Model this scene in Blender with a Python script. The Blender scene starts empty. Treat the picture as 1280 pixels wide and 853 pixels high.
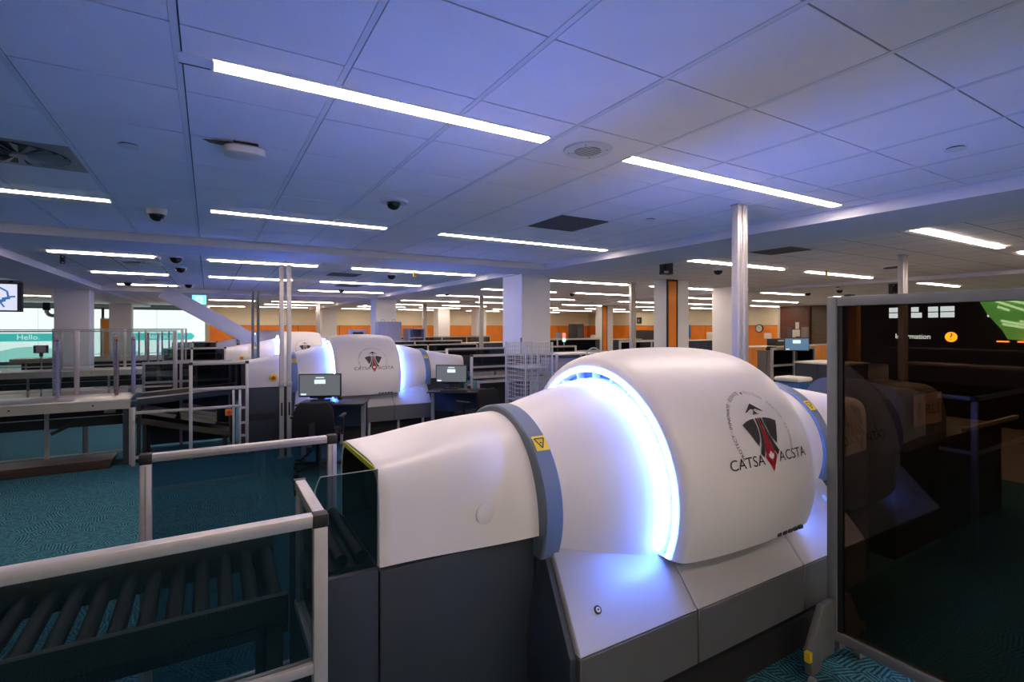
import bpy, bmesh, math, random
from mathutils import Vector, Matrix
random.seed(7)
S = bpy.context.scene
COL = S.collection
PI = math.pi

# ------------------------------------------------------------------ camera, world, exposure
cam_d = bpy.data.cameras.new('camera')
cam = bpy.data.objects.new('camera', cam_d); COL.objects.link(cam)
cam.location = (0, 0, 1.70)
cam.rotation_euler = (PI/2, 0, -0.5365)
cam_d.sensor_width = 36.0
cam_d.lens = 638.0/1280*36.0
cam_d.shift_y = -17.5/1280
cam_d.clip_start = 0.02
S.camera = cam

w = bpy.data.worlds.new('world'); S.world = w; w.use_nodes = True
w.node_tree.nodes['Background'].inputs[0].default_value = (0.30, 0.36, 0.50, 1)
w.node_tree.nodes['Background'].inputs[1].default_value = 0.05

S.view_settings.view_transform = 'Standard'
S.view_settings.look = 'None'
S.view_settings.gamma = 1
S.view_settings.use_curve_mapping = False
S.view_settings.exposure = 1.88
S.cycles.max_bounces = 10
S.cycles.diffuse_bounces = 5
S.cycles.transparent_max_bounces = 24
S.cycles.sample_clamp_indirect = 6.0

LAMP = 11.0        # linear ceiling strips
RING = 63.0        # blue rings of the scanners

# ------------------------------------------------------------------ materials
def _nt(name):
    m = bpy.data.materials.new(name); m.use_nodes = True
    nt = m.node_tree
    return m, nt, nt.nodes['Principled BSDF']

def mat(name, col, rough=0.5, metal=0.0, var=0.06, scale=12.0, bump=0.0, bscale=200.0, spec=0.5, coat=0.0):
    m, nt, p = _nt(name)
    tc = nt.nodes.new('ShaderNodeTexCoord')
    n = nt.nodes.new('ShaderNodeTexNoise'); n.inputs['Scale'].default_value = scale; n.inputs['Detail'].default_value = 4
    nt.links.new(tc.outputs['Object'], n.inputs['Vector'])
    r = nt.nodes.new('ShaderNodeMapRange')
    r.inputs[1].default_value = 0.3; r.inputs[2].default_value = 0.7
    r.inputs[3].default_value = 1-var; r.inputs[4].default_value = 1+var
    nt.links.new(n.outputs['Fac'], r.inputs[0])
    h = nt.nodes.new('ShaderNodeHueSaturation'); h.inputs['Color'].default_value = (*col, 1)
    nt.links.new(r.outputs[0], h.inputs['Value'])
    nt.links.new(h.outputs[0], p.inputs['Base Color'])
    p.inputs['Roughness'].default_value = rough; p.inputs['Metallic'].default_value = metal
    p.inputs['Specular IOR Level'].default_value = spec
    p.inputs['Coat Weight'].default_value = coat
    if bump:
        n2 = nt.nodes.new('ShaderNodeTexNoise'); n2.inputs['Scale'].default_value = bscale; n2.inputs['Detail'].default_value = 3
        nt.links.new(tc.outputs['Object'], n2.inputs['Vector'])
        b = nt.nodes.new('ShaderNodeBump'); b.inputs['Strength'].default_value = bump; b.inputs['Distance'].default_value = 0.01
        nt.links.new(n2.outputs['Fac'], b.inputs['Height']); nt.links.new(b.outputs[0], p.inputs['Normal'])
    return m

def emat(name, col, strength, base=(0.8, 0.8, 0.8)):
    m, nt, p = _nt(name)
    p.inputs['Base Color'].default_value = (*base, 1)
    p.inputs['Emission Color'].default_value = (*col, 1)
    p.inputs['Emission Strength'].default_value = strength
    p.inputs['Roughness'].default_value = 0.4
    return m

def glass(name, tint, refl=1.0, rough=0.0, milk=0.0):
    m = bpy.data.materials.new(name); m.use_nodes = True
    nt = m.node_tree; nt.nodes.clear()
    o = nt.nodes.new('ShaderNodeOutputMaterial')
    t = nt.nodes.new('ShaderNodeBsdfTransparent'); t.inputs[0].default_value = (*tint, 1)
    g = nt.nodes.new('ShaderNodeBsdfGlossy'); g.inputs['Roughness'].default_value = rough
    g.inputs[0].default_value = (refl, refl, refl, 1)
    f = nt.nodes.new('ShaderNodeFresnel'); f.inputs[0].default_value = 1.45
    mx = nt.nodes.new('ShaderNodeMixShader')
    nt.links.new(f.outputs[0], mx.inputs[0]); nt.links.new(t.outputs[0], mx.inputs[1]); nt.links.new(g.outputs[0], mx.inputs[2])
    if milk:
        d = nt.nodes.new('ShaderNodeBsdfDiffuse'); d.inputs[0].default_value = (0.7, 0.72, 0.78, 1)
        m2 = nt.nodes.new('ShaderNodeMixShader'); m2.inputs[0].default_value = milk
        nt.links.new(mx.outputs[0], m2.inputs[1]); nt.links.new(d.outputs[0], m2.inputs[2]); mx = m2
    nt.links.new(mx.outputs[0], o.inputs[0])
    return m

def carpet_mat():
    m, nt, p = _nt('carpet')
    N, Lk = nt.nodes.new, nt.links.new
    tc = N('ShaderNodeTexCoord')
    v = N('ShaderNodeTexVoronoi'); v.inputs['Scale'].default_value = 11.0
    Lk(tc.outputs['Object'], v.inputs['Vector'])
    sp = N('ShaderNodeSeparateColor'); Lk(v.outputs['Color'], sp.inputs[0])
    mu = N('ShaderNodeMath'); mu.operation = 'MULTIPLY'; mu.inputs[1].default_value = PI; Lk(sp.outputs[0], mu.inputs[0])
    vr = N('ShaderNodeVectorRotate'); vr.rotation_type = 'Z_AXIS'
    Lk(tc.outputs['Object'], vr.inputs['Vector']); Lk(mu.outputs[0], vr.inputs['Angle'])
    wv = N('ShaderNodeTexWave'); wv.inputs['Scale'].default_value = 15.0; wv.inputs['Distortion'].default_value = 0.8
    wv.inputs['Detail'].default_value = 1
    Lk(vr.outputs[0], wv.inputs['Vector'])
    cr = N('ShaderNodeValToRGB')
    cr.color_ramp.elements[0].position = 0.38; cr.color_ramp.elements[0].color = (0.013, 0.046, 0.064, 1)
    cr.color_ramp.elements[1].position = 0.62; cr.color_ramp.elements[1].color = (0.050, 0.190, 0.236, 1)
    Lk(wv.outputs['Fac'], cr.inputs[0])
    n = N('ShaderNodeTexNoise'); n.inputs['Scale'].default_value = 160; n.inputs['Detail'].default_value = 2
    Lk(tc.outputs['Object'], n.inputs['Vector'])
    mr = N('ShaderNodeMapRange'); n3 = N('ShaderNodeTexNoise'); n3.inputs['Scale'].default_value = 26; n3.inputs['Detail'].default_value = 3; Lk(tc.outputs['Object'], n3.inputs['Vector'])
    ad = N('ShaderNodeMath'); ad.operation = 'ADD'; Lk(n.outputs['Fac'], ad.inputs[0]); Lk(n3.outputs['Fac'], ad.inputs[1])
    mr.inputs[1].default_value = 0.7; mr.inputs[2].default_value = 1.3; mr.inputs[3].default_value = 0.5; mr.inputs[4].default_value = 1.5; Lk(ad.outputs[0], mr.inputs[0])
    h = N('ShaderNodeHueSaturation'); Lk(cr.outputs[0], h.inputs['Color']); Lk(mr.outputs[0], h.inputs['Value'])
    Lk(h.outputs[0], p.inputs['Base Color'])
    p.inputs['Roughness'].default_value = 0.95; p.inputs['Specular IOR Level'].default_value = 0.15
    b = N('ShaderNodeBump'); b.inputs['Strength'].default_value = 0.4; b.inputs['Distance'].default_value = 0.006
    Lk(n.outputs['Fac'], b.inputs['Height']); Lk(b.outputs[0], p.inputs['Normal'])
    return m

def wood_mat(name, c1, c2, scale=3.0):
    m, nt, p = _nt(name)
    N, Lk = nt.nodes.new, nt.links.new
    tc = N('ShaderNodeTexCoord')
    mp = N('ShaderNodeMapping'); mp.inputs['Scale'].default_value = (1, 1, 9); Lk(tc.outputs['Object'], mp.inputs[0])
    n = N('ShaderNodeTexNoise'); n.inputs['Scale'].default_value = scale; n.inputs['Detail'].default_value = 6
    Lk(mp.outputs[0], n.inputs['Vector'])
    cr = N('ShaderNodeValToRGB')
    cr.color_ramp.elements[0].position = 0.35; cr.color_ramp.elements[0].color = (*c1, 1)
    cr.color_ramp.elements[1].position = 0.68; cr.color_ramp.elements[1].color = (*c2, 1)
    Lk(n.outputs['Fac'], cr.inputs[0]); Lk(cr.outputs[0], p.inputs['Base Color'])
    p.inputs['Roughness'].default_value = 0.4
    return m

M = {}
M['ceil_tile'] = mat('ceiling_tile_mineral', (0.95, 0.90, 0.93), 0.9, var=0.02, scale=3, bump=0.25, bscale=90, spec=0.2)
M['ceil_bar'] = mat('ceiling_bar_white', (0.78, 0.78, 0.80), 0.6, var=0.02)
M['ceil_gap'] = mat('ceiling_gap_grey', (0.10, 0.10, 0.11), 0.9)
M['ceil_plain'] = mat('plasterboard_white', (0.66, 0.65, 0.67), 0.8, var=0.02, scale=2)
M['wall_cream'] = mat('paint_cream', (0.86, 0.80, 0.58), 0.75, var=0.03, scale=1)
M['wall_grey'] = mat('paint_grey', (0.30, 0.32, 0.33), 0.8, var=0.03)
M['orange'] = mat('orange_laminate', (0.85, 0.25, 0.015), 0.45, var=0.08, scale=2)
M['column'] = mat('paint_column_white', (0.80, 0.78, 0.77), 0.7, var=0.02, scale=2)
M['dark_trim'] = mat('dark_trim', (0.03, 0.022, 0.018), 0.5)
M['carpet'] = carpet_mat()
M['white_gloss'] = mat('white_shell', (0.76, 0.705, 0.685), 0.36, var=0.012, scale=2, spec=0.5)
M['light_grey'] = mat('skirt_light_grey', (0.40, 0.392, 0.398), 0.42, var=0.015, scale=2)
M['mid_grey'] = mat('skirt_mid_grey', (0.10, 0.10, 0.10), 0.5, var=0.03)
M['band'] = mat('band_blue_grey', (0.125, 0.155, 0.185), 0.45, var=0.02)
M['charcoal'] = mat('charcoal_blue_paint', (0.025, 0.034, 0.046), 0.55, var=0.05, scale=5, bump=0.1, bscale=400)
M['black'] = mat('black_plastic', (0.012, 0.012, 0.013), 0.5)
M['black_matte'] = mat('black_matte', (0.010, 0.010, 0.011), 0.85)
M['rubber'] = mat('black_rubber', (0.02, 0.02, 0.02), 0.8)
M['fabric'] = mat('black_fabric', (0.012, 0.012, 0.014), 0.95, bump=0.3, bscale=300, spec=0.2)
M['alu'] = mat('brushed_aluminium', (0.52, 0.485, 0.47), 0.38, metal=0.5, var=0.05, scale=40)
M['alu_dark'] = mat('aluminium_grey', (0.38, 0.38, 0.39), 0.42, metal=0.6, var=0.05, scale=40)
M['steel'] = mat('stainless_steel', (0.68, 0.61, 0.54), 0.35, metal=0.8, var=0.08, scale=6)
M['olive_frame'] = mat('dark_olive_frame', (0.050, 0.045, 0.032), 0.5, spec=0.3)
M['roller'] = mat('dark_roller', (0.014, 0.011, 0.010), 0.55, spec=0.25)
M['belt'] = mat('black_belt', (0.018, 0.018, 0.018), 0.7)
M['tray'] = mat('grey_tray', (0.22, 0.21, 0.20), 0.5, var=0.1)
M['wood_dark'] = wood_mat('dark_stained_wood', (0.026, 0.016, 0.010), (0.06, 0.036, 0.022))
M['wood_red'] = wood_mat('red_brown_panel', (0.10, 0.026, 0.010), (0.15, 0.045, 0.018), 2)
M['wood_olive'] = wood_mat('olive_brown_panel', (0.085, 0.052, 0.018), (0.13, 0.085, 0.035), 2)
M['yellow'] = mat('safety_yellow', (0.80, 0.55, 0.02), 0.4)
M['lime'] = mat('lime_yellow', (0.62, 0.66, 0.02), 0.4)
M['red'] = mat('red_button', (0.60, 0.04, 0.012), 0.4)
M['logo_dark'] = mat('logo_charcoal', (0.035, 0.035, 0.038), 0.45)
M['logo_red'] = mat('logo_crimson', (0.36, 0.008, 0.025), 0.4)
M['logo_white'] = mat('logo_white', (0.85, 0.82, 0.80), 0.4)
M['logo_grey'] = mat('logo_faint_grey', (0.38, 0.36, 0.37), 0.45)
M['pale_blue'] = mat('pale_blue_mark', (0.25, 0.55, 0.75), 0.4)
M['pink_sign'] = mat('pale_pink_sign', (0.62, 0.42, 0.36), 0.5)
M['purple_grey'] = mat('lavender_grey_paint', (0.30, 0.30, 0.44), 0.5)
M['screen_frame'] = mat('screen_frame_grey', (0.21, 0.215, 0.22), 0.5, metal=0.1)
M['foot_grey'] = mat('foot_grey', (0.13, 0.13, 0.125), 0.5)
M['cream_plastic'] = mat('cream_plastic', (0.62, 0.58, 0.50), 0.5)
M['blue_plastic'] = mat('blue_plastic', (0.02, 0.10, 0.30), 0.4)
M['navy'] = mat('navy_panel', (0.02, 0.03, 0.06), 0.5)
M['pink_brown'] = mat('pinkish_brown_paint', (0.30, 0.21, 0.20), 0.5)
M['wire'] = mat('zinc_wire', (0.55, 0.55, 0.60), 0.35, metal=0.6)
M['paper'] = mat('paper_white', (0.72, 0.70, 0.64), 0.8)
M['grille'] = mat('grille_dark_grey', (0.09, 0.09, 0.10), 0.6)
M['soot'] = mat('soot_brown', (0.16, 0.13, 0.10), 0.9)
M['brown_pillar'] = mat('amber_pillar', (0.55, 0.26, 0.05), 0.5)
M['dome_black'] = mat('smoked_dome', (0.008, 0.008, 0.010), 0.06)
M['clock_face'] = mat('clock_face', (0.80, 0.78, 0.70), 0.5)
M['bounce_floor'] = mat('pale_bounce_floor', (0.26, 0.235, 0.215), 0.4, var=0.15, scale=60)
M['grid_ceil'] = None
M['lamp'] = emat('lamp_diffuser', (1.0, 0.82, 0.69), LAMP)
M['ring'] = emat('ring_led', (0.075, 0.205, 1.0), RING)
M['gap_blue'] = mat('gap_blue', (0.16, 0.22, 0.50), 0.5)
M['screen_grey'] = emat('screen_grey', (0.34, 0.37, 0.40), 0.10, (0.02, 0.02, 0.02))
M['screen_white'] = emat('screen_white', (0.75, 0.92, 1.0), 0.30, (0.02, 0.02, 0.02))
M['screen_blue'] = emat('screen_blue', (0.09, 0.20, 0.32), 0.24, (0.02, 0.02, 0.02))
M['tv_white'] = emat('tv_white', (0.78, 0.80, 1.0), 0.26, (0.02, 0.02, 0.02))
M['tv_blue'] = emat('tv_blue', (0.06, 0.22, 0.62), 0.2, (0.02, 0.02, 0.02))
M['backlit'] = emat('backlit_white', (0.85, 1.0, 0.98), 0.28, (0.3, 0.3, 0.3))
M['backlit_teal'] = emat('backlit_teal', (0.06, 0.62, 0.58), 0.22, (0.05, 0.3, 0.3))
M['backlit_pale'] = emat('backlit_pale', (0.36, 0.84, 0.74), 0.21, (0.2, 0.3, 0.3))
M['exit_green'] = emat('exit_green', (0.05, 0.45, 0.40), 1.0)
M['green_led'] = emat('green_led', (0.05, 0.9, 0.5), 1.5)
M['red_led'] = emat('red_led', (0.9, 0.03, 0.03), 1.0)
M['window_glow'] = emat('window_pane_glow', (0.32, 0.56, 1.0), 4.4)  # blue glow tuned to offset the tint of the glass in front
M['info_text'] = emat('info_text', (0.40, 0.70, 1.0), 4.5)
M['info_yellow'] = emat('info_yellow', (1.0, 0.42, 0.02), 5.0)
M['green_art'] = emat('green_art', (0.10, 0.62, 0.14), 0.9)
M['green_pale'] = emat('green_pale', (0.42, 0.95, 0.75), 2.2)
M['orange_glow'] = emat('orange_glow', (1.0, 0.28, 0.06), 6.0)
M['down'] = emat('downlight_glow', (1.0, 0.92, 0.75), 8.0)
M['glass_clear'] = glass('clear_glass', (0.93, 0.96, 0.955))
M['glass_guard'] = glass('smoked_guard_glass', (0.54, 0.60, 0.64))
M['glass_lane'] = glass('dark_guard_glass', (0.34, 0.36, 0.38))
M['glass_screen'] = glass('dark_tinted_glass', (0.33, 0.26, 0.195), 0.8)
M['glass_shield'] = glass('clear_shield', (0.74, 0.80, 0.86), milk=0.16)

def far_ceiling_mat():
    m, nt, p = _nt('gridded_ceiling')
    N, Lk = nt.nodes.new, nt.links.new
    tc = N('ShaderNodeTexCoord')
    mp = N('ShaderNodeMapping'); mp.inputs['Location'].default_value = (0.1076, 0.25, 0); Lk(tc.outputs['Object'], mp.inputs[0])
    b = N('ShaderNodeTexBrick'); b.offset = 0; b.squash = 1
    b.inputs['Color1'].default_value = (0.74, 0.72, 0.72, 1); b.inputs['Color2'].default_value = (0.71, 0.69, 0.69, 1)
    b.inputs['Mortar'].default_value = (0.15, 0.15, 0.16, 1)
    b.inputs['Scale'].default_value = 1.0; b.inputs['Brick Width'].default_value = 0.61; b.inputs['Row Height'].default_value = 0.61
    b.inputs['Mortar Size'].default_value = 0.007; b.inputs['Mortar Smooth'].default_value = 0.1
    Lk(mp.outputs[0], b.inputs['Vector']); Lk(b.outputs['Color'], p.inputs['Base Color'])
    p.inputs['Roughness'].default_value = 0.9
    return m
M['grid_ceil'] = far_ceiling_mat()

# ------------------------------------------------------------------ mesh helpers
class MB:
    def __init__(s): s.v = []; s.f = []
    def add(s, vs, fs):
        o = len(s.v); s.v += [tuple(v) for v in vs]; s.f += [tuple(i+o for i in f) for f in fs]; return s
    def box(s, x0, x1, y0, y1, z0, z1):
        return s.add([(x0,y0,z0),(x1,y0,z0),(x1,y1,z0),(x0,y1,z0),(x0,y0,z1),(x1,y0,z1),(x1,y1,z1),(x0,y1,z1)],
                     [(0,3,2,1),(4,5,6,7),(0,1,5,4),(1,2,6,5),(2,3,7,6),(3,0,4,7)])
    def bar(s, a, b, wd, ht):                       # rectangular bar from a to b (width horizontal, height upward)
        a, b = Vector(a), Vector(b); d = (b-a).normalized()
        side = d.cross(Vector((0,0,1)))
        side = Vector((1,0,0)) if side.length < 1e-4 else side.normalized()
        up = side.cross(d).normalized()
        vs = []
        for p in (a, b):
            for u, t in ((-1,-1),(1,-1),(1,1),(-1,1)):
                vs.append(p+side*wd/2*u+up*ht/2*t)
        return s.add(vs, [(0,1,2,3),(7,6,5,4),(0,4,5,1),(1,5,6,2),(2,6,7,3),(3,7,4,0)])
    def tube(s, a, b, r, n=10, r2=None, cap=True):
        a, b = Vector(a), Vector(b); d = (b-a).normalized(); r2 = r if r2 is None else r2
        u = d.orthogonal().normalized(); w_ = d.cross(u)
        vs = [a+(u*math.cos(2*PI*i/n)+w_*math.sin(2*PI*i/n))*r for i in range(n)]
        vs += [b+(u*math.cos(2*PI*i/n)+w_*math.sin(2*PI*i/n))*r2 for i in range(n)]
        fs = [(i,(i+1)%n,n+(i+1)%n,n+i) for i in range(n)]
        if cap: fs += [tuple(range(n-1,-1,-1)), tuple(range(n,2*n))]
        return s.add(vs, fs)
    def path(s, pts, r, n=8):
        for a, b in zip(pts, pts[1:]): s.tube(a, b, r, n)
        return s
    def prism(s, poly, axis, a, b):                 # extrude a 2-D polygon along an axis
        f = {'x': lambda p, t: (t,p[0],p[1]), 'y': lambda p, t: (p[0],t,p[1]), 'z': lambda p, t: (p[0],p[1],t)}[axis]
        n = len(poly)
        vs = [f(p,a) for p in poly]+[f(p,b) for p in poly]
        return s.add(vs, [tuple(range(n)), tuple(range(2*n-1,n-1,-1))]+[(i,n+i,n+(i+1)%n,(i+1)%n) for i in range(n)])
    def loft(s, secs, cap=True, closed=False):
        n = len(secs[0]); vs = [p for q in secs for p in q]; fs = []
        for k in range(len(secs)-1):
            for i in range(n if closed else n-1):
                j = (i+1) % n
                fs.append((k*n+i, k*n+j, (k+1)*n+j, (k+1)*n+i))
        if cap:
            fs += [tuple(range(n-1,-1,-1)), tuple(range((len(secs)-1)*n, len(secs)*n))]
        return s.add(vs, fs)
    def disc(s, c, r, axis='z', n=24, h=0.0, r2=None):
        c = Vector(c); d = {'x': Vector((1,0,0)), 'y': Vector((0,1,0)), 'z': Vector((0,0,1))}[axis]
        return s.tube(c, c+d*h, r, n, r2)
    def dome(s, c, r, down=True, n=16, m=6, sq=1.0):
        c = Vector(c); sg = -1 if down else 1
        secs = []
        for k in range(m+1):
            a = PI/2*k/m*0.98
            secs.append([c+Vector((math.cos(2*PI*i/n)*r*math.cos(a), math.sin(2*PI*i/n)*r*math.cos(a), sg*r*sq*math.sin(a))) for i in range(n)])
        return s.loft(secs, True, True)
    def build(s, name, m, parent=None, smooth=False, bevel=0.0, seg=2, tag_=None):
        me = bpy.data.meshes.new(name); me.from_pydata(s.v, [], s.f); me.update()
        bm = bmesh.new(); bm.from_mesh(me)
        bmesh.ops.recalc_face_normals(bm, faces=bm.faces)
        if bevel > 0:
            es = [e for e in bm.edges if len(e.link_faces) == 2 and e.calc_face_angle(0) > 0.6]
            bmesh.ops.bevel(bm, geom=es, offset=bevel, segments=seg, affect='EDGES', profile=0.5, clamp_overlap=True)
        bm.to_mesh(me); bm.free()
        if smooth or bevel > 0:
            for p in me.polygons: p.use_smooth = True
            try: me.set_sharp_from_angle(angle=math.radians(40))
            except Exception: pass
        me.materials.append(m)
        o = bpy.data.objects.new(name, me); COL.objects.link(o)
        if parent is not None: o.parent = parent
        return o

def box(x0,x1,y0,y1,z0,z1): return MB().box(x0,x1,y0,y1,z0,z1)

def tag(o, label, cat, group=None):
    o['label'] = label; o['category'] = cat
    if group: o['group'] = group
    return o
def thing(name, label, cat, loc=(0,0,0), rz=0.0, group=None):
    o = bpy.data.objects.new(name, None); COL.objects.link(o)
    o.empty_display_size = 0.1
    o.location = loc; o.rotation_euler = (0,0,rz)
    return tag(o, label, cat, group)
def struct(o):
    o['kind'] = 'structure'; return o
def dup(root, loc, label, group=None, rz=None):
    r = root.copy(); COL.objects.link(r); r.location = loc
    if rz is not None: r.rotation_euler = (0,0,rz)
    r['label'] = label
    if group: r['group'] = group
    def rec(a, b):
        for ch in list(a.children):
            c = ch.copy(); COL.objects.link(c); c.parent = b
            rec(ch, c)
    rec(root, r)
    return r

def text_bm(s, size, align='LEFT'):
    cu = bpy.data.curves.new('t', 'FONT'); cu.body = s; cu.size = size; cu.align_x = align
    cu.resolution_u = 3
    ob = bpy.data.objects.new('t', cu); COL.objects.link(ob)
    dg = bpy.context.evaluated_depsgraph_get()
    me = bpy.data.meshes.new_from_object(ob.evaluated_get(dg))
    bpy.data.objects.remove(ob)
    v = [(p.co.x, p.co.y) for p in me.vertices]; f = [tuple(p.vertices) for p in me.polygons]
    bpy.data.meshes.remove(me)
    return v, f
def flat_poly(poly, cuts=None):
    bm = bmesh.new()
    vs = [bm.verts.new((x,y,0)) for x, y in poly]
    es = [bm.edges.new((vs[i], vs[(i+1)%len(vs)])) for i in range(len(vs))]
    bmesh.ops.triangle_fill(bm, edges=es, use_beauty=True)
    if cuts:
        lo = min(p[1] for p in poly); hi = max(p[1] for p in poly); k = lo+cuts
        while k < hi:
            bmesh.ops.bisect_plane(bm, geom=bm.verts[:]+bm.edges[:]+bm.faces[:], plane_co=(0,k,0), plane_no=(0,1,0)); k += cuts
    bm.verts.index_update()
    v = [(q.co.x, q.co.y) for q in bm.verts]; f = [tuple(q.index for q in fc.verts) for fc in bm.faces]
    bm.free(); return v, f
def text_obj(name, s, size, m, parent, origin, right, up, align='CENTER', out=None, sx=1.0):
    v, f = text_bm(s, size, align)
    o, r, u = Vector(origin), Vector(right), Vector(up)
    return MB().add([o+r*x*sx+u*y for x, y in v], f).build(name, m, parent)

# ------------------------------------------------------------------ setting
CZ = 2.792
T = 0.61
GX, GY = -0.7176, 1.580
struct(box(-14, 30, -4.0, 34, -0.12, 0.0).build('floor', M['carpet']))
ceil = struct(box(-14, 30, -4.0, 34, CZ+0.012, CZ+0.15).build('ceiling', M['grid_ceil']))
struct(MB().box(7.6, 27.0, -4.0, 33.0, 0.0, 0.004).box(-14, 7.6, 16.2, 33.0, 0.0, 0.004).build('floor_2', M['bounce_floor']))  # right part is unseen, laid pale to bounce neutral light upward
# near bay: recessed backing, single tiles, tee bars
bay = box(-3.6, 5.0, -1.4, 7.3, CZ+0.006, CZ+0.0125).build('ceiling_backing', M['ceil_gap'], ceil)
tile_src = None
skip = {(-2,5),(-1,4),(-2,4),(5,4)}
for i in range(-4, 10):
    for j in range(-4, 10):
        x0, x1 = GX+i*T+0.0185, GX+(i+1)*T-0.0135
        y0, y1 = GY+j*T+0.004, GY+(j+1)*T-0.004
        if x0 > 4.95 or x1 < -3.4 or y0 > 7.28 or y1 < -0.6: continue
        if x0 > 3 and y1 < 0.6 and x0 > 4.2: pass
        y1c = min(y1, 7.295); x1c = min(x1, 4.995)
        full = (abs(y1-y1c) < 1e-6 and abs(x1-x1c) < 1e-6)
        if full:
            if tile_src is None:
                tile_src = box(0, T-0.032, 0, T-0.008, 0, 0.013).build('ceiling_tile', M['ceil_tile'], ceil)
                tile_src.location = (x0, y0, CZ-0.0005)
            else:
                c = tile_src.copy(); COL.objects.link(c); c.location = (x0, y0, CZ-0.0005)
        elif x1c-x0 > 0.03 and y1c-y0 > 0.03:
            box(x0, x1c, y0, y1c, CZ-0.0005, CZ+0.012).build('ceiling_tile', M['ceil_tile'], ceil)
for i in range(-4, 10):
    x = GX+i*T
    if x < -3.4 or x > 4.98: continue
    wd = 0.0125
    box(x-wd, x+wd, -0.9, 7.296, CZ-0.003, CZ+0.008).build('ceiling_bar', M['ceil_bar'], ceil)

# dropped beams
def beam(name, x0, x1, y0, y1, z0=2.69):
    return struct(box(x0, x1, y0, y1, z0, CZ+0.05).build(name, M['ceil_plain'], bevel=0.004, seg=1))
beam('trim_1', -13.9, 6.15, 7.30, 8.25)
beam('trim_2', 5.0, 6.15, -3.9, 7.30)
beam('trim_3', 5.0, 6.15, 8.25, 31.9)
beam('trim_4', -3.5, -2.47, 8.25, 31.9)
beam('trim_5', -2.47, 5.0, 17.45, 18.35)
beam('trim_6', 6.15, 26.9, 17.6, 18.4, 2.72)
beam('trim_7', 13.3, 14.2, -3.9, 17.6, 2.72)
# walls
struct(box(-14, 30, 33.0, 33.2, 0, CZ+0.1).build('wall_back', M['wall_cream']))
struct(box(27.0, 27.2, 16.5, 33.0, 0, CZ+0.1).build('wall_right', M['wall_cream']))
struct(box(-14.2, -14, -4, 34, 0, CZ+0.1).build('wall_left', M['column']))
struct(box(-14, 30, -4.2, -4.0, 0, CZ+0.1).build('wall_front', M['column']))
wd_r = struct(box(27.0, 27.2, -4.0, 14.9, 0, CZ+0.1).build('wall_right_wood', M['wood_olive']))
for k in range(15):
    y1 = 14.85-k*1.2
    if y1 < -3: break
    box(26.965, 27.0, y1-1.17, y1, 0.02, CZ).build('panel', M['wood_olive'] if k < 1 else M['wood_dark'], wd_r)
rw = struct(box(26.9, 27.2, 14.9, 16.5, 0, CZ+0.1).build('wall_right_niche', M['wood_red']))
for zz in (0.02, 0.62, 1.22, 1.84, 2.05):
    box(26.87, 26.9, 14.95, 16.45, zz, zz+(0.19 if zz == 1.84 else 0.58)).build('panel', M['wood_red'], rw)
# orange wainscot panels
wo = struct(box(-0.2, 26.9, 32.93, 33.0, 0.05, 1.80).build('trim_8', M['dark_trim']))
x = -0.15
while x < 26.7:
    x1 = min(x+2.4, 26.85)
    box(x, x1-0.03, 32.90, 32.93, 0.1, 1.79).build('panel', M['orange'], wo); x = x1
wo2 = struct(box(26.93, 27.0, 16.6, 32.9, 0.05, 1.80).build('trim_9', M['dark_trim']))
y = 16.65
while y < 32.6:
    y1 = min(y+2.4, 32.85)
    box(26.90, 26.93, y, y1-0.03, 0.1, 1.78).build('panel', M['orange'], wo2); y = y1
struct(box(26.86, 26.99, 16.5, 16.62, 0, CZ).build('trim_10', M['cream_plastic']))

# columns
def column(name, x0, x1, y0, y1, m='column', z1=2.70):
    return struct(box(x0, x1, y0, y1, 0, z1).build(name, M[m], bevel=0.006, seg=1))
c1 = column('column_1', 5.03, 5.68, 8.10, 8.82, z1=2.75)
box(5.021, 5.03, 8.09, 8.14, 0, 1.50).build('corner_guard', M['band'], c1)
column('column_2', -3.44, -2.72, 17.42, 18.05)
column('column_3', -3.62, -2.86, 27.3, 28.0)
column('column_4', 5.08, 5.80, 17.9, 18.65)
column('column_5', 5.45, 6.25, 29.9, 30.6)
for nm, xa, xb, ya, yb in (('column_6', 9.11, 9.84, 8.30, 8.72), ('column_7', 17.77, 18.50, 20.6, 21.15)):
    a = column(nm, xa+0.36, xb, ya, yb, z1=CZ+0.02)
    box(xa, xa+0.36, ya+0.03, yb, 0, CZ+0.012).build('column_half', M['column'], a, bevel=0.004, seg=1)
    box(xa, xa+0.36, ya+0.012, ya+0.03, 0, CZ+0.012).build('dark_recess', M['dark_trim'], a)
    box(xa+0.05, xa+0.30, ya, ya+0.012, 0, CZ-0.03).build('orange_panel', M['orange'], a)
column('column_8', 12.29, 12.95, 8.86, 9.55, z1=CZ+0.02)
column('column_9', 11.6, 12.35, 28.0, 28.7, z1=CZ+0.02)
column('column_10', 14.2, 14.9, 28.2, 28.9, z1=CZ+0.02)
c11 = column('column_11', 17.2, 18.1, 28.4, 29.1, z1=CZ+0.02)
box(17.5, 17.8, 28.37, 28.40, 0, CZ-0.05).build('orange_panel', M['orange'], c11)

# diagonal brace under the beam, far left
br = MB().bar((-1.0, 16.0, 2.62), (1.75, 16.0, 0.90), 0.45, 0.36).build('diagonal_brace', M['ceil_plain'], bevel=0.01)
tag(br, 'thick white diagonal beam slanting down behind the far scanners', 'beam')

# ------------------------------------------------------------------ CT scanner
def lathe_section(x, r, zc, zb, n=48):
    s0 = max(-0.999, min(0.999, (zb-zc)/r)); a0 = math.asin(s0)
    return [(x, -r*math.cos(a), zc+r*math.sin(a)) for a in [a0+(PI-2*a0)*i/n for i in range(n+1)]]

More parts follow.
